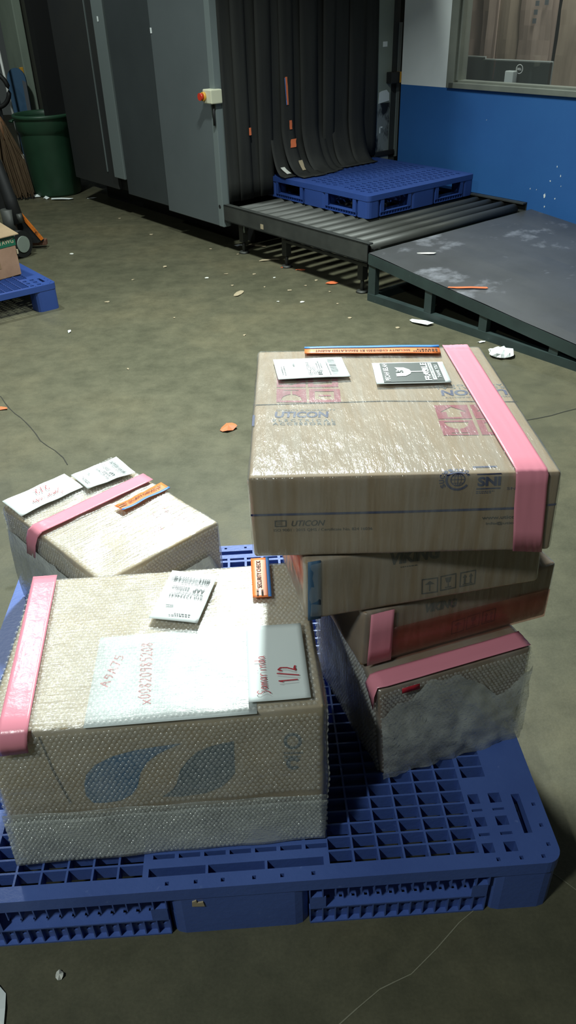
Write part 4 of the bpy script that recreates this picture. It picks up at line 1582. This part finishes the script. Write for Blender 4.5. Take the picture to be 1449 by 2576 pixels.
A.marks('printed_symbol', 'front', [(*ring_item(.5, .5, .3, .46), (0.868, 0.70), (0.928, 0.69), (0.868, 0.83)), (*ring_item(.5, .5, .2, .42, 0.4, 5.6), (0.872, 0.54), (0.925, 0.53), (0.872, 0.66)), (*lines_item(3, 9), (0.87, .61), (.93, .6), (.87, .69))], ci, MAT['ink_teal_dark'], A.carton)
A.poly('carton_crease', 'front', [(0.160, 0.95), (0.165, 0.95), (0.182, 0.70), (0.210, 0.44), (0.203, 0.44), (0.176, 0.70)], ci, MAT['ink_brown'], A.carton)
up_ = A.sheet('inner_sheet', 'top', [(0.294, 0.0), (0.796, -0.005), (0.80, 0.535), (0.294, 0.525)], -A.inset + 0.0012, MAT['paper_sheet'], A.carton, thick=0.0004, nu=6, nv=6)
h = hand_2d('xo0820985208'.replace('o', '0'), 0.10)
A.marks('red_handwriting', 'top', [(*h, (0.482, 0.095), (0.470, 0.470), (0.445, 0.095)), (*hand_2d('A9A75', 0.10), (0.345, 0.21), (0.385, 0.40), (0.318, 0.22))], -A.inset + 0.0018, MAT['pen_red'], A.carton)
A.band('pink_tape', [('top', (0.010, 0.985), (0.097, 0.985), top_off + 0.001)] +
       [('top', (0.010 + 0.043 * t, 0.985 - 0.97 * t), (0.097 + 0.042 * t, 0.985 - 0.97 * t), top_off + 0.001) for t in np.linspace(0.06, 0.94, 12)] +
       [('top', (0.053, 0.012), (0.139, 0.012), top_off - 0.0005), ('front', (0.052, 0.992), (0.137, 0.992), 0.0075), ('front', (0.049, 0.95), (0.134, 0.95), 0.0105), ('front', (0.046, 0.884), (0.131, 0.891), 0.0105)], MAT['pink'], wob=0.0008)
shipping_label(A, 'top', [(0.685, 0.88), (0.519, 0.95), (0.453, 0.596), (0.617, 0.532)], top_off + 0.002, '910 12334641', 'AAP', 11, 0, wave=0.003)
ps = A.sheet('paper_note', 'top', [(0.773, 0.032), (0.956, 0.027), (0.958, 0.483), (0.777, 0.486)], top_off + 0.001, MAT['paper_sheet'], wave=0.002, nu=10, nv=14, seed=3)
hs, hh_ = hand_2d('Samarinda', 0.075), hand_2d('1/2', 0.11)
A.marks('red_handwriting', 'top', [(*hs, (0.832, 0.060), (0.830, 0.285), (0.800, 0.060)), (*hh_, (0.922, 0.110), (0.922, 0.212), (0.868, 0.110))], top_off + 0.0055, MAT['pen_red'], ps)
security_tape(A, 'top', [(0.872, 0.690), (0.876, 1.008), (0.808, 1.008), (0.806, 0.695)], top_off + 0.001, frac=0.18, blue_low=True, text='SECURITY CHECK')

# ---------- B: stretch-wrapped accessories carton on top of the stack
B = Pack('wrapped_package', 'flat stretch wrapped carton on top of the stack with fragile sticker', (.1894, 1.3267, .6812, .0006, .5001, .5483, .1546),
         [[-0.0019, 0, 0.001], [0.0073, 0, -0.0028], [0, 0, 0], [0, 0, 0], [-0.0037, 0, 0.0078], [0.0023, 0, 0.0011], [0.0045, 0.0043, 0], [-0.0092, -0.0061, 0]], inset=0.003, group='wrapped packages on the front pallet')
B.film('stretch_film', MAT['stretch'], amp=0.0016, scale=13, seed=3.0, r=0.011, step=0.012)
ci = -B.inset + 0.0008
B.poly('flap_seam', 'top', [(0.0, 0.497), (0.5, 0.508), (1.0, 0.480), (1.0, 0.486), (0.5, 0.513), (0.0, 0.502)], ci, MAT['ink_brown'], B.carton)
B.poly('flap_tape_edge', 'top', [(0.0, 0.66), (0.02, 0.66), (0.02, 0.30), (0.0, 0.30)], ci, MAT['ink_blue'], B.carton) if False else None
B.marks('blue_lettering', 'top', [
    (*text_2d('UTICON', 0.035, 0.1), (0.084, 0.398), (0.284, 0.392), (0.084, 0.444)),
    (*text_2d('UTICON', 0.035, 0.1), (0.985, 0.587), (0.728, 0.589), (0.985, 0.541))], ci, MAT['ink_blue'], B.carton)
B.marks('grey_lettering', 'top', [
    (*text_2d('ELECTRICAL', 0.02, 0, 1.6), (0.077, 0.371), (0.303, 0.361), (0.077, 0.389)),
    (*text_2d('ACCESSORIES', 0.02, 0, 1.3), (0.077, 0.345), (0.304, 0.336), (0.077, 0.364)),
    (*text_2d('QUALITY & DURABILITY', 0.01), (0.09, 0.450), (0.311, 0.443), (0.09, 0.461)),
    (*text_2d('ELECTRICAL', 0.02, 0, 1.6), (0.985, 0.612), (0.715, 0.614), (0.985, 0.597)),
    (*text_2d('ACCESSORIES', 0.02, 0, 1.3), (0.985, 0.634), (0.72, 0.636), (0.985, 0.620)),
    (*text_2d('QUALITY & DURABILITY', 0.01), (0.985, 0.534), (0.735, 0.535), (0.985, 0.523))], ci, MAT['ink_grey'], B.carton)
# handling symbols: dark red tiles with the signs left open
arrow_bg = poly_items([[(0, 0), (1, 0), (1, .12), (0, .12)], [(0, .12), (.3, .12), (.3, .5), (0, .5)], [(.72, .12), (1, .12), (1, .5), (.72, .5)],
                       [(0, .5), (.12, .5), (.5, .88), (0, .88)], [(.5, .88), (.9, .5), (1, .5), (1, .88)], [(0, .88), (1, .88), (1, 1), (0, 1)]])
gl = [(.14, .86), (.2, .62), (.35, .46), (.47, .42)]
glass_bg = poly_items([[(0, .88), (1, .88), (1, 1), (0, 1)], [(0, .42), (.47, .42), (.35, .46), (.2, .62), (.14, .88), (0, .88)],
                       [(1, .42), (1, .88), (.86, .88), (.8, .62), (.65, .46), (.53, .42)], [(0, .16), (.47, .16), (.47, .42), (0, .42)],
                       [(.53, .16), (1, .16), (1, .42), (.53, .42)], [(0, .16), (.25, .16), (.25, .10), (0, .10)], [(.75, .16), (1, .16), (1, .10), (.75, .10)], [(0, 0), (1, 0), (1, .10), (0, .10)]])
box_bg = poly_items([[(0, .8), (1, .8), (1, 1), (0, 1)], [(0, 0), (1, 0), (1, .18), (0, .18)], [(0, .18), (.2, .18), (.2, .8), (0, .8)], [(.82, .18), (1, .18), (1, .8), (.82, .8)], [(.3, .45), (.7, .45), (.7, .55), (.3, .55)]])
B.marks('handling_symbols', 'top', [
    (*arrow_bg, (0.677, 0.363), (0.800, 0.362), (0.682, 0.467)), (*glass_bg, (0.672, 0.248), (0.794, 0.246), (0.675, 0.352)),
    (*arrow_bg, (0.812, 0.361), (0.935, 0.360), (0.815, 0.466)), (*box_bg, (0.805, 0.246), (0.928, 0.245), (0.811, 0.351))], ci, MAT['ink_red'], B.carton)
B.marks('handling_symbols', 'top', [
    (*glass_bg, (0.206, 0.624), (0.090, 0.630), (0.206, 0.512)), (*box_bg, (0.340, 0.618), (0.219, 0.623), (0.336, 0.506)),
    (*arrow_bg, (0.206, 0.745), (0.090, 0.750), (0.206, 0.640)), (*box_bg, (0.340, 0.742), (0.219, 0.745), (0.336, 0.636))], ci, MAT['ink_red'], B.carton)
B.poly('blue_line', 'front', [(0.004, 0.535), (0.5, 0.535), (0.86, 0.548), (0.992, 0.588), (0.992, 0.612), (0.86, 0.575), (0.5, 0.562), (0.004, 0.560)], ci, MAT['ink_blue'], B.carton)
B.marks('grey_lettering', 'front', [
    (*text_2d('UTICON', 0.01, 0.25), (0.134, 0.40), (0.243, 0.40), (0.135, 0.47)),
    (*merge(rect_items([(0, 1, 0, .16), (0, 1, .84, 1), (0, .1, 0, 1), (.9, 1, 0, 1)]), sub(lines_item(2, 3), .2, .8, .25, .75)), (0.079, 0.395), (0.118, 0.397), (0.080, 0.475)),
    (*text_2d('ISO 9001 : 2015 QMS / Certificate No. 824 16036', 0.0), (0.076, 0.331), (0.398, 0.326), (0.076, 0.371)),
    (*text_2d('www.uticon.co.id', 0.015), (0.756, 0.43), (0.93, 0.437), (0.755, 0.472)),
    (*text_2d('info@uticon.co.id', 0.015), (0.771, 0.353), (0.93, 0.357), (0.770, 0.395))], ci, MAT['ink_brown'], B.carton)
arc = []
for k, ch in enumerate('SUCOFINDO'):
    t = math.radians(205 - k * 19)
    g = text_2d(ch, 0.03)
    c, s = math.cos(t - PI / 2), math.sin(t - PI / 2)
    v = (g[0] - 0.5) * np.array((0.14, 0.17))
    v = np.stack((v[:, 0] * c - v[:, 1] * s + 0.5 + 0.54 * math.cos(t), v[:, 0] * s + v[:, 1] * c + 0.5 + 0.54 * math.sin(t)), 1)
    arc.append((v, g[1]))
globe = merge(ring_item(.5, .5, .22, .25), rect_items([(.27, .73, .49, .51), (.31, .69, .36, .375), (.31, .69, .63, .645), (.49, .51, .27, .73)]),
              sub(ring_item(.5, .5, .45, .5), .38, .62, .27, .73), ring_item(.5, .5, .34, .42, 0.35, 5.7), *arc)
B.marks('round_stamp', 'front', [(*globe, (0.620, 0.765), (0.715, 0.770), (0.618, 1.075))], ci, MAT['ink_blue'], B.carton)
sni = merge(sub(text_2d('SNI', 0.045), .04, 1, .2, .8), rect_items([(0, 1, .93, 1), (0, 1, 0, .08)]))
B.marks('square_stamp', 'front', [(*sni, (0.728, 0.80), (0.805, 0.805), (0.726, 0.985)), (*lines_item(2, 21), (0.728, 0.745), (0.800, 0.75), (0.728, 0.785)), (*text_2d('SNI', 0.0), (0.826, 0.79), (0.86, .79), (0.826, 0.82))], ci, MAT['ink_blue'], B.carton)
B.marks('square_stamp', 'top', [(*rect_items([(0, 1, 0, 1)]), (0.722, 0.040), (0.800, 0.041), (0.722, 0.048))], ci, MAT['ink_blue'], B.carton)
B.poly('blue_mark', 'top', [(0.003, 0.42), (0.012, 0.42), (0.012, 0.34), (0.003, 0.34)], ci, MAT['ink_blue'], B.carton)
to = 0.0032
B.band('pink_tape', [('top', (0.827 + 0.021 * t, 0.992 - 0.98 * t), (0.939 + 0.009 * t, 0.992 - 0.98 * t), to) for t in np.linspace(0, 1, 14)] +
       [('front', (0.846, 0.985), (0.948, 0.988), 0.0030), ('front', (0.849, 0.85), (0.950, 0.86), 0.0032), ('front', (0.853, 0.6), (0.955, 0.6), 0.0032), ('front', (0.861, 0.3), (0.960, 0.28), 0.0032), ('front', (0.867, 0.035), (0.965, 0.012), 0.0034)], MAT['pink'], wob=0.0012, n=12)
# label: reading direction runs away from the camera
shipping_label(B, 'top', [(0.390, 0.694), (0.368, 0.877), (0.073, 0.872), (0.097, 0.678)], to + 0.0015, '438-42239441', 'BEJ', 31, 0, wave=0.0015)
fq = [np.array(q) for q in ((0.783, 0.623), (0.788, 0.815), (0.491, 0.816), (0.487, 0.623))]
fr_ = B.sheet('fragile_sticker', 'top', fq, to + 0.0012, MAT['paper'], wave=0.0012, nu=8, nv=8, seed=6)
FP = lambda x, y: fq[0] * (1 - x) * (1 - y) + fq[1] * x * (1 - y) + fq[2] * x * y + fq[3] * (1 - x) * y


def fplace(item, x0, x1, y0, y1):
    return (item[0], item[1], FP(x0, y0), FP(x1, y0), FP(x0, y1))


B.marks('black_field', 'top', [fplace(rect_items([(0, 1, 0, 1)]), 0.05, 0.95, 0.08, 0.90)], to + 0.0012 + 0.0022, MAT['label_dark'], fr_)
gl_poly = poly_items([[(0.5 - .22, .84), (.5 - .2, .62), (.5 - .1, .50), (.5, .47), (.5 + .1, .50), (.5 + .2, .62), (.5 + .22, .84), (.5 + .08, .78), (.5 + .03, .84), (.5 - .05, .74), (.5 - .08, .84)], [(.48, .47), (.52, .47), (.52, .16), (.48, .16)], [(.33, .16), (.33, .13), (.67, .13), (.67, .16), (.52, .2), (.48, .2)]])
B.marks('white_print', 'top', [fplace(text_2d('PECAH BELAH', 0.02), 0.10, 0.90, 0.80, 0.87), fplace(gl_poly, 0.0, 1.0, 0.22, 0.80),
                               fplace(text_2d('FRAGILE', 0.03), 0.09, 0.90, 0.245, 0.335), fplace(rect_items([(0, 1, 0, 1)]), 0.10, 0.90, 0.178, 0.228), fplace(text_2d('THANK YOU', 0.01), 0.20, 0.80, 0.105, 0.155)], to + 0.0012 + 0.0030, MAT['paper'], fr_)
B.marks('black_print', 'top', [fplace(text_2d('JANGAN DIBANTING', 0.01), 0.13, 0.87, 0.188, 0.218), fplace(text_2d('S', 0.04), 0.44, 0.56, 0.60, 0.68)], to + 0.0012 + 0.0038, MAT['label_dark'], fr_)
security_tape(B, 'top', [(0.81, 0.985), (0.212, 0.995), (0.211, 0.930), (0.80, 0.900)], to + 0.001, frac=0.26, blue_low=True, wave=0.001)

# ---------- C and D: the two brown cartons below, E: bubble-wrapped box at the bottom
C = Pack('wrapped_package', 'upper brown carton directly under the fragile stickered one', (.2084, 1.2542, .5440, .2062, .4472, .34, .1364),
         [[-0.0003, 0, 0], [0.0096, 0, -0.0022]] + [[0, 0, 0]] * 6, inset=0.003, card='card', group='wrapped packages on the front pallet')
C.film('stretch_film', MAT['stretch'], amp=0.0015, scale=13, seed=6.0, r=0.012, step=0.014, flat_top=True)
ci = -C.inset + 0.0008
vik = text_2d('VIKING', 0.05, 0.25)
umb = merge(rect_items([(0, 1, 0, .07), (0, 1, .93, 1), (0, .06, 0, 1), (.94, 1, 0, 1), (.47, .53, .15, .8)]), poly_items([[(.2, .6), (.5, .82), (.8, .6)]]))
gob = merge(rect_items([(0, 1, 0, .07), (0, 1, .93, 1), (0, .06, 0, 1), (.94, 1, 0, 1), (.47, .53, .2, .5), (.3, .7, .14, .2)]), poly_items([[(.3, .82), (.38, .5), (.62, .5), (.7, .82)]]))
arr = merge(rect_items([(0, 1, 0, .07), (0, 1, .93, 1), (0, .06, 0, 1), (.94, 1, 0, 1), (.26, .36, .2, .6), (.64, .74, .2, .6), (.2, .8, .12, .18)]), poly_items([[(.18, .6), (.31, .84), (.44, .6)], [(.56, .6), (.69, .84), (.82, .6)]]))
C.marks('black_lettering', 'front', [(*vik, (0.351, 0.715), (0.560, 0.700), (0.345, 0.92)), (*lines_item(1, 4), (.39, .64), (.49, .63), (.39, .67))], ci, MAT['ink_brown'], C.carton)
C.marks('handling_symbols', 'front', [(*umb, (0.483, 0.137), (0.552, 0.128), (0.481, 0.395)), (*gob, (0.562, 0.139), (0.630, 0.150), (0.560, 0.395)), (*arr, (0.645, 0.150), (0.713, 0.160), (0.645, 0.400))], ci, MAT['ink_brown'], C.carton)
C.sheet('blue_label', 'front', [(0.013, 0.02), (0.066, 0.02), (0.066, 0.98), (0.016, 0.98)], -0.001, MAT['sheet_blue'], C.carton, nu=3, nv=6)
C.band('pink_tape', [('left', (0.72, 0.97), (0.95, 0.97), 0.003), ('left', (0.72, 0.6), (0.95, 0.55), 0.003)], MAT['pink_thin'])

D = Pack('wrapped_package', 'lower reddish brown carton with pink tape, second from the bottom of the stack', (.2714, 1.2881, .4048, .3302, .4165, .34, .1387),
         [[-0.0022, 0, 0.0038], [0.0007, 0, -0.0013], [0, 0, 0], [0, 0, 0], [0.0019, 0, 0.0002], [0.0021, 0, 0.0], [0, 0, 0], [0, 0, 0]], inset=0.003, card='card_d', group='wrapped packages on the front pallet')
D.film('stretch_film', MAT['stretch'], amp=0.0015, scale=13, seed=9.0, r=0.012, step=0.014, flat_top=True)
D.marks('black_lettering', 'front', [(*vik, (0.313, 0.70), (0.478, 0.665), (0.308, 0.86))], ci, MAT['ink_brown'], D.carton)
D.marks('handling_symbols', 'front', [(*umb, (0.466, 0.150), (0.535, 0.160), (0.462, 0.40)), (*gob, (0.545, 0.165), (0.615, 0.175), (0.542, 0.42)), (*arr, (0.628, 0.18), (0.700, 0.185), (0.624, 0.43))], ci, MAT['ink_brown'], D.carton)
D.band('pink_tape', [('front', (0.033, 0.97), (0.146, 0.965), 0.003), ('front', (0.033, 0.6), (0.149, 0.6), 0.0034), ('front', (0.032, 0.3), (0.150, 0.3), 0.0034), ('front', (0.031, 0.03), (0.152, 0.03), 0.003)], MAT['pink'], wob=0.0008)
D.band('red_film_layer', [('front', (0.153, 0.62), (0.98, 0.55), 0.0026), ('front', (0.153, 0.40), (0.98, 0.3), 0.003), ('front', (0.153, 0.05), (0.98, 0.04), 0.0026)], MAT['pink_thin'], wob=0.0006, n=20)

Ek = Pack('wrapped_package', 'bubble wrapped box at the bottom of the stack with milky folded end', (.2664, 1.2195, .1485, .3213, .3235, .34, .2558),
          [[0.006, 0, 0.001], [0.0043, 0, -0.0062], [0, 0, 0], [0, 0, 0], [-0.0119, 0, 0.0], [0.0006, 0, 0.0], [0, 0, 0], [0, 0, 0]], card='card_d', group='wrapped packages on the front pallet')
Ek.film('bubble_wrap', MAT['bubble_film'], amp=0.004, scale=12, seed=12.0, r=0.014, bulge=0.003, flat_top=True)
Ek.bubbles('bubble_layer', ('front', 'left', 'right'), MAT['bubble'], pitch=0.0082, rad=0.0037)
HU = ((0, .74), (.1, .80), (.2, .86), (.3, .97), (.5, .97), (.64, .80), (.78, .60), (.9, .70), (1.0, .84))
hu = lambda u: np.interp(u, [p[0] for p in HU], [p[1] for p in HU])
nu_, nv_ = 44, 26
FV = []
for i in range(nu_ + 1):
    for j in range(nv_ + 1):
        u = 0.004 + 0.992 * i / nu_
        v = 0.008 + (float(hu(u)) + 0.03 * noise.noise(Vector((u * 14, 0, 4))) - 0.008) * j / nv_
        q = Vector((u * 9 + v * 5, v * 3.2 - u * 2, 1.3))
        d = 0.0085 + 0.006 * noise.noise(q) + 0.0035 * noise.noise(q * 2.6) + 0.008 * math.sin(PI * min(1, v * 1.2)) * (1 - v)
        FV.append(Ek.pt('front', (u, v), max(0.0045, d))[0])
idx = np.arange((nu_ + 1) * (nv_ + 1)).reshape(nu_ + 1, nv_ + 1)
flap = from_arrays('wrap_fold', Ek.warp(np.array(FV)), np.stack((idx[:-1, :-1], idx[1:, :-1], idx[1:, 1:], idx[:-1, 1:]), -1).reshape(-1, 4), MAT['milky'], Ek.root, True)
None and Ek.bubbles('fold_bubbles', ('front',), MAT['milky_b'], pitch=0.0078, rad=0.0034, out=0.0105, mask=lambda f, u, v: (v > 0.03) & (u > 0.02) & (u < 0.98) & (v < hu(u) - 0.04) & (rng.random(len(u)) < 0.7), parent=flap)
Ek.band('pink_tape', [('left', (0.97, 0.76), (0.87, 0.93), 0.007), ('left', (0.99, 0.93), (0.885, 0.972), 0.006), ('top', (0.006, 0.015), (0.006, 0.125), 0.0025)] +
        [('top', (t, 0.008), (t, 0.130), 0.0028) for t in np.linspace(0.06, 0.94, 10)] + [('top', (0.985, 0.008), (0.985, 0.135), 0.0022)], MAT['pink'], wob=0.0012)
Ek.sheet('red_sticker', 'front', [(0.14, 0.93), (0.25, 0.93), (0.25, 0.985), (0.14, 0.985)], 0.0065, MAT['pen_red'], nu=3, nv=2)

# ---------- F: bubble-wrapped box at the back left
Fk = Pack('wrapped_package', 'turned bubble wrapped box at the back left with handwritten 2/2 note', (-0.4421, 1.5877, 0.1485, 0.7591, 0.332, 0.4556, 0.2868),
          [[0, 0, 0]] * 5 + [[0.0006, -0.0018, 0], [-0.0013, -0.0011, 0], [0.0028, 0.0045, 0]], card='card_a', group='wrapped packages on the front pallet')
Fk.film('bubble_wrap', MAT['bubble_film'], amp=0.004, scale=11, seed=17.0, r=0.014, bulge=0.003)
Fk.bubbles('bubble_layer', ('top', 'front', 'left'), MAT['bubble'], pitch=0.0088, rad=0.0039,
           mask=lambda f, u, v: ~((v > .555) & (v < .675)) if f == 'top' else np.ones(len(u), bool))
Fk.band('wrap_fold', [('front', (0.03, 0.01), (0.985, 0.01), 0.009), ('front', (0.05, 0.3), (0.97, 0.3), 0.013), ('front', (0.10, 0.55), (0.93, 0.55), 0.013), ('front', (0.25, 0.74), (0.86, 0.74), 0.010)], MAT['milky'], n=18, wob=0.004)
Fk.band('wrap_fold', [('left', (0.02, 0.01), (0.99, 0.01), 0.009), ('left', (0.03, 0.3), (0.97, 0.3), 0.013), ('left', (0.04, 0.6), (0.96, 0.6), 0.012), ('left', (0.06, 0.80), (0.94, 0.80), 0.009)], MAT['milky'], n=18, wob=0.004)
Fk.band('pink_tape', [('left', (0.255, 0.70), (0.350, 0.72), 0.011), ('left', (0.285, 0.88), (0.385, 0.88), 0.009), ('left', (0.318, 0.985), (0.420, 0.985), 0.006)] +
        [('top', (t, 0.668), (t, 0.570), top_off) for t in np.linspace(0.02, 0.985, 14)], MAT['pink'], wob=0.0010)
pn = Fk.sheet('paper_note', 'top', [(0.014, 0.783), (0.551, 0.795), (0.547, 0.995), (0.014, 0.995)], top_off, MAT['paper'], wave=0.003, nu=12, nv=8, seed=13)
Fk.marks('handwriting', 'top', [(*hs, (0.400, 0.862), (0.160, 0.862), (0.400, 0.815)), (*hand_2d('2/2', 0.08), (0.355, 0.950), (0.235, 0.955), (0.355, 0.900))], top_off + 0.0055, MAT['pen_red'], pn)
shipping_label(Fk, 'top', [(0.945, 0.700), (0.975, 0.925), (0.569, 0.949), (0.547, 0.744)], top_off + 0.002, '910 42234641', 'AAP', 47, 0, wave=0.004)
security_tape(Fk, 'top', [(0.565, 0.420), (1.0, 0.425), (1.0, 0.510), (0.555, 0.492)], top_off, frac=0.2, blue_low=True, text='SECURITY CHECKED BY', wave=0.003)
Fk.marks('red_handwriting', 'top', [(*hand_2d('GAW', 0.09), (0.705, 0.255), (0.83, 0.245), (0.705, 0.325)), (*hand_2d('08529820', 0.10), (0.588, 0.145), (0.91, 0.160), (0.588, 0.19))], -Fk.inset + 0.0014, MAT['pen_red'], Fk.carton)

# ------------------------------------------------------------------ litter
GL = {'w': MAT['grime_white'], 't': MAT['grime_tan'], 'o': MAT['scrap_orange'], 'p': MAT['paper']}


def scrap(x, y, sx, sy, rot, m, label, cat='paper scrap', group=None, z=0.0, lift=0.006, seed=0, name='paper_scrap'):
    r = random.Random(seed * 31 + 5)
    n = 9
    mb = MB()
    ring = []
    for k in range(n):
        t = 2 * PI * k / n
        rx = max(abs(math.cos(t)), 0.15) / max(abs(math.cos(t)), abs(math.sin(t)))
        q = 1 / max(abs(math.cos(t)), abs(math.sin(t)))
        q = 0.5 * (1 + q) * r.uniform(0.75, 1.05)
        ring.append((0.5 * sx * math.cos(t) * q, 0.5 * sy * math.sin(t) * q, r.uniform(0, lift)))
    c = (0, 0, lift * 1.2)
    th = 0.0012
    for k in range(n):
        a, b = ring[k], ring[(k + 1) % n]
        up1 = lambda p: (p[0], p[1], p[2] + th)
        mb.face([up1(c), up1(a), up1(b)])
        mb.face([c, b, a])
        mb.face([a, b, up1(b), up1(a)])
    o = mb.build(name, GL[m])
    o.location = (x, y, z + 0.0008)
    o.rotation_euler = (0, 0, rot)
    tag(o, label, cat, group)
    return o


scrap(0.74, 3.995, 0.15, 0.06, -0.75, 'p', 'white paper strip lying along the foot of the ramp', lift=0.012, seed=1)
mb = MB()
mb.lathe([(0.0, 0.0), (0.045, 0.002), (0.058, 0.012), (0.048, 0.026), (0.022, 0.036), (0.0, 0.038)], n=16)
ball = mb.build('crumpled_paper', MAT['paper'])
for v in ball.data.vertices:
    d = noise.noise(v.co * 55) * 0.016
    v.co += Vector((v.co.x * d * 22, v.co.y * d * 22, max(-v.co.z * 0.5, d * 0.6)))
ball.data.polygons.foreach_set('use_smooth', np.zeros(len(ball.data.polygons), dtype=bool))
ball.location = (1.055, 3.525, 0.001)
ball.rotation_euler = (0, 0, 0.5)
tag(ball, 'crumpled white paper ball at the foot of the ramp', 'paper scrap')
scrap(1.00, 3.70, 0.05, 0.02, 0.2, 'p', 'small white sliver left of the crumpled paper by the ramp', seed=3)
scrap(-0.234, 2.844, 0.075, 0.05, 0.6, 'o', 'orange and tan paper scrap alone on the open floor behind the boxes', lift=0.015, seed=4)
scrap(-0.256, 4.583, 0.05, 0.12, -0.45, 't', 'tan paper strip on the floor left of the conveyor legs', seed=5)
scrap(-1.95, 7.40, 0.22, 0.07, -0.1, 'p', 'long white paper shred under the front of the green bin', lift=0.015, seed=6)
scrap(-2.20, 7.55, 0.12, 0.06, 0.4, 'p', 'white paper shred left below the green bin', lift=0.02, seed=7)
scrap(-2.11, 7.47, 0.10, 0.04, -0.9, 'p', 'torn white paper shred between the other two by the bin', lift=0.02, seed=8)
scrap(-1.686, 7.42, 0.10, 0.03, 0.5, 'p', 'thin white strip right of the green bin', seed=9)
scrap(-0.08, 5.276, 0.17, 0.05, 0.25, 't', 'long tan paper strip near the middle conveyor leg', seed=10)
scrap(0.03, 5.10, 0.06, 0.03, 0.1, 'o', 'small orange scrap left of the middle conveyor foot', seed=11)
scrap(0.13, 5.03, 0.07, 0.03, -0.2, 'o', 'small orange scrap right of the middle conveyor foot', seed=12)
scrap(-0.295, 5.671, 0.06, 0.05, 0.3, 'p', 'white and orange scrap by the conveyor foot nearest the scanner', seed=13)
scrap(0.314, 4.734, 0.08, 0.06, 0.4, 'o', 'faded orange scrap on the floor between the conveyor legs', seed=14)
scrap(-0.767, 5.193, 0.03, 0.03, 0, 't', 'pale lump of dirt on the open floor left of the conveyor', seed=15)
scrap(-1.148, 4.033, 0.018, 0.045, 0.2, 'p', 'small white chip on the floor near the left pallet corner', seed=16)
scrap(-1.255, 3.098, 0.09, 0.03, 0.1, 'o', 'orange scrap at the left picture edge', seed=17)
scrap(-0.442, 0.712, 0.016, 0.018, 0.4, 'w', 'small white chip on the floor in front of the big pallet', seed=18)
scrap(-0.545, 0.655, 0.05, 0.09, 0.2, 'p', 'white paper scrap at the bottom left picture corner', seed=19)
scrap(-0.905, 1.96, 0.03, 0.02, 0.1, 'o', 'small reddish scrap on the pallet corner at the left edge', z=0.148, seed=20)
scrap(-0.16, 5.65, 0.16, 0.05, -0.6, 't', 'tan strip beside the shadow of the conveyor near the scanner', seed=21)
os_ = scrap(0, 0, 0.25, 0.024, 0, 'o', 'long orange tape strip lying on the ramp', 'tape strip', lift=0.004, seed=22, name='tape_strip')
os_.location = conv(0.66, 0.08, 0.2035)
os_.rotation_euler = (0.07, 0.0625, 0.045)
scrap(conv(0.2, 0.27).x, conv(0.2, 0.27).y, 0.12, 0.03, -0.1, 'w', 'pale torn label stuck high on the ramp plate', z=0.2515, lift=0.002, seed=23)
spots = [(-.49, 5.6), (-.29, 5.44), (-1.3, 6.61), (-.97, 6.06), (-.47, 4.92), (-.17, 4.97), (-.04, 4.88), (.15, 4.7), (.29, 4.57), (.32, 4.35), (.37, 4.11), (-.35, 4.99),
         (-.94, 4.93), (-1.47, 5.58), (-1.03, 4.51), (-.6, 4.2), (.12, 4.4), (-.02, 4.42), (.61, 3.94), (.05, 4.62), (-.10, 4.70), (.22, 4.80), (-.2, 3.9), (.5, 3.6), (-.75, 3.5), (-.3, 4.75)]
for k, (x, y) in enumerate(spots):
    s = random.uniform(0.014, 0.034)
    scrap(x, y, s, s * random.uniform(0.5, 1), random.uniform(0, 3), random.choice('wttt'), 'tiny pale paper chip on the open concrete floor', group='paper chips scattered on the floor', lift=0.003, seed=100 + k)
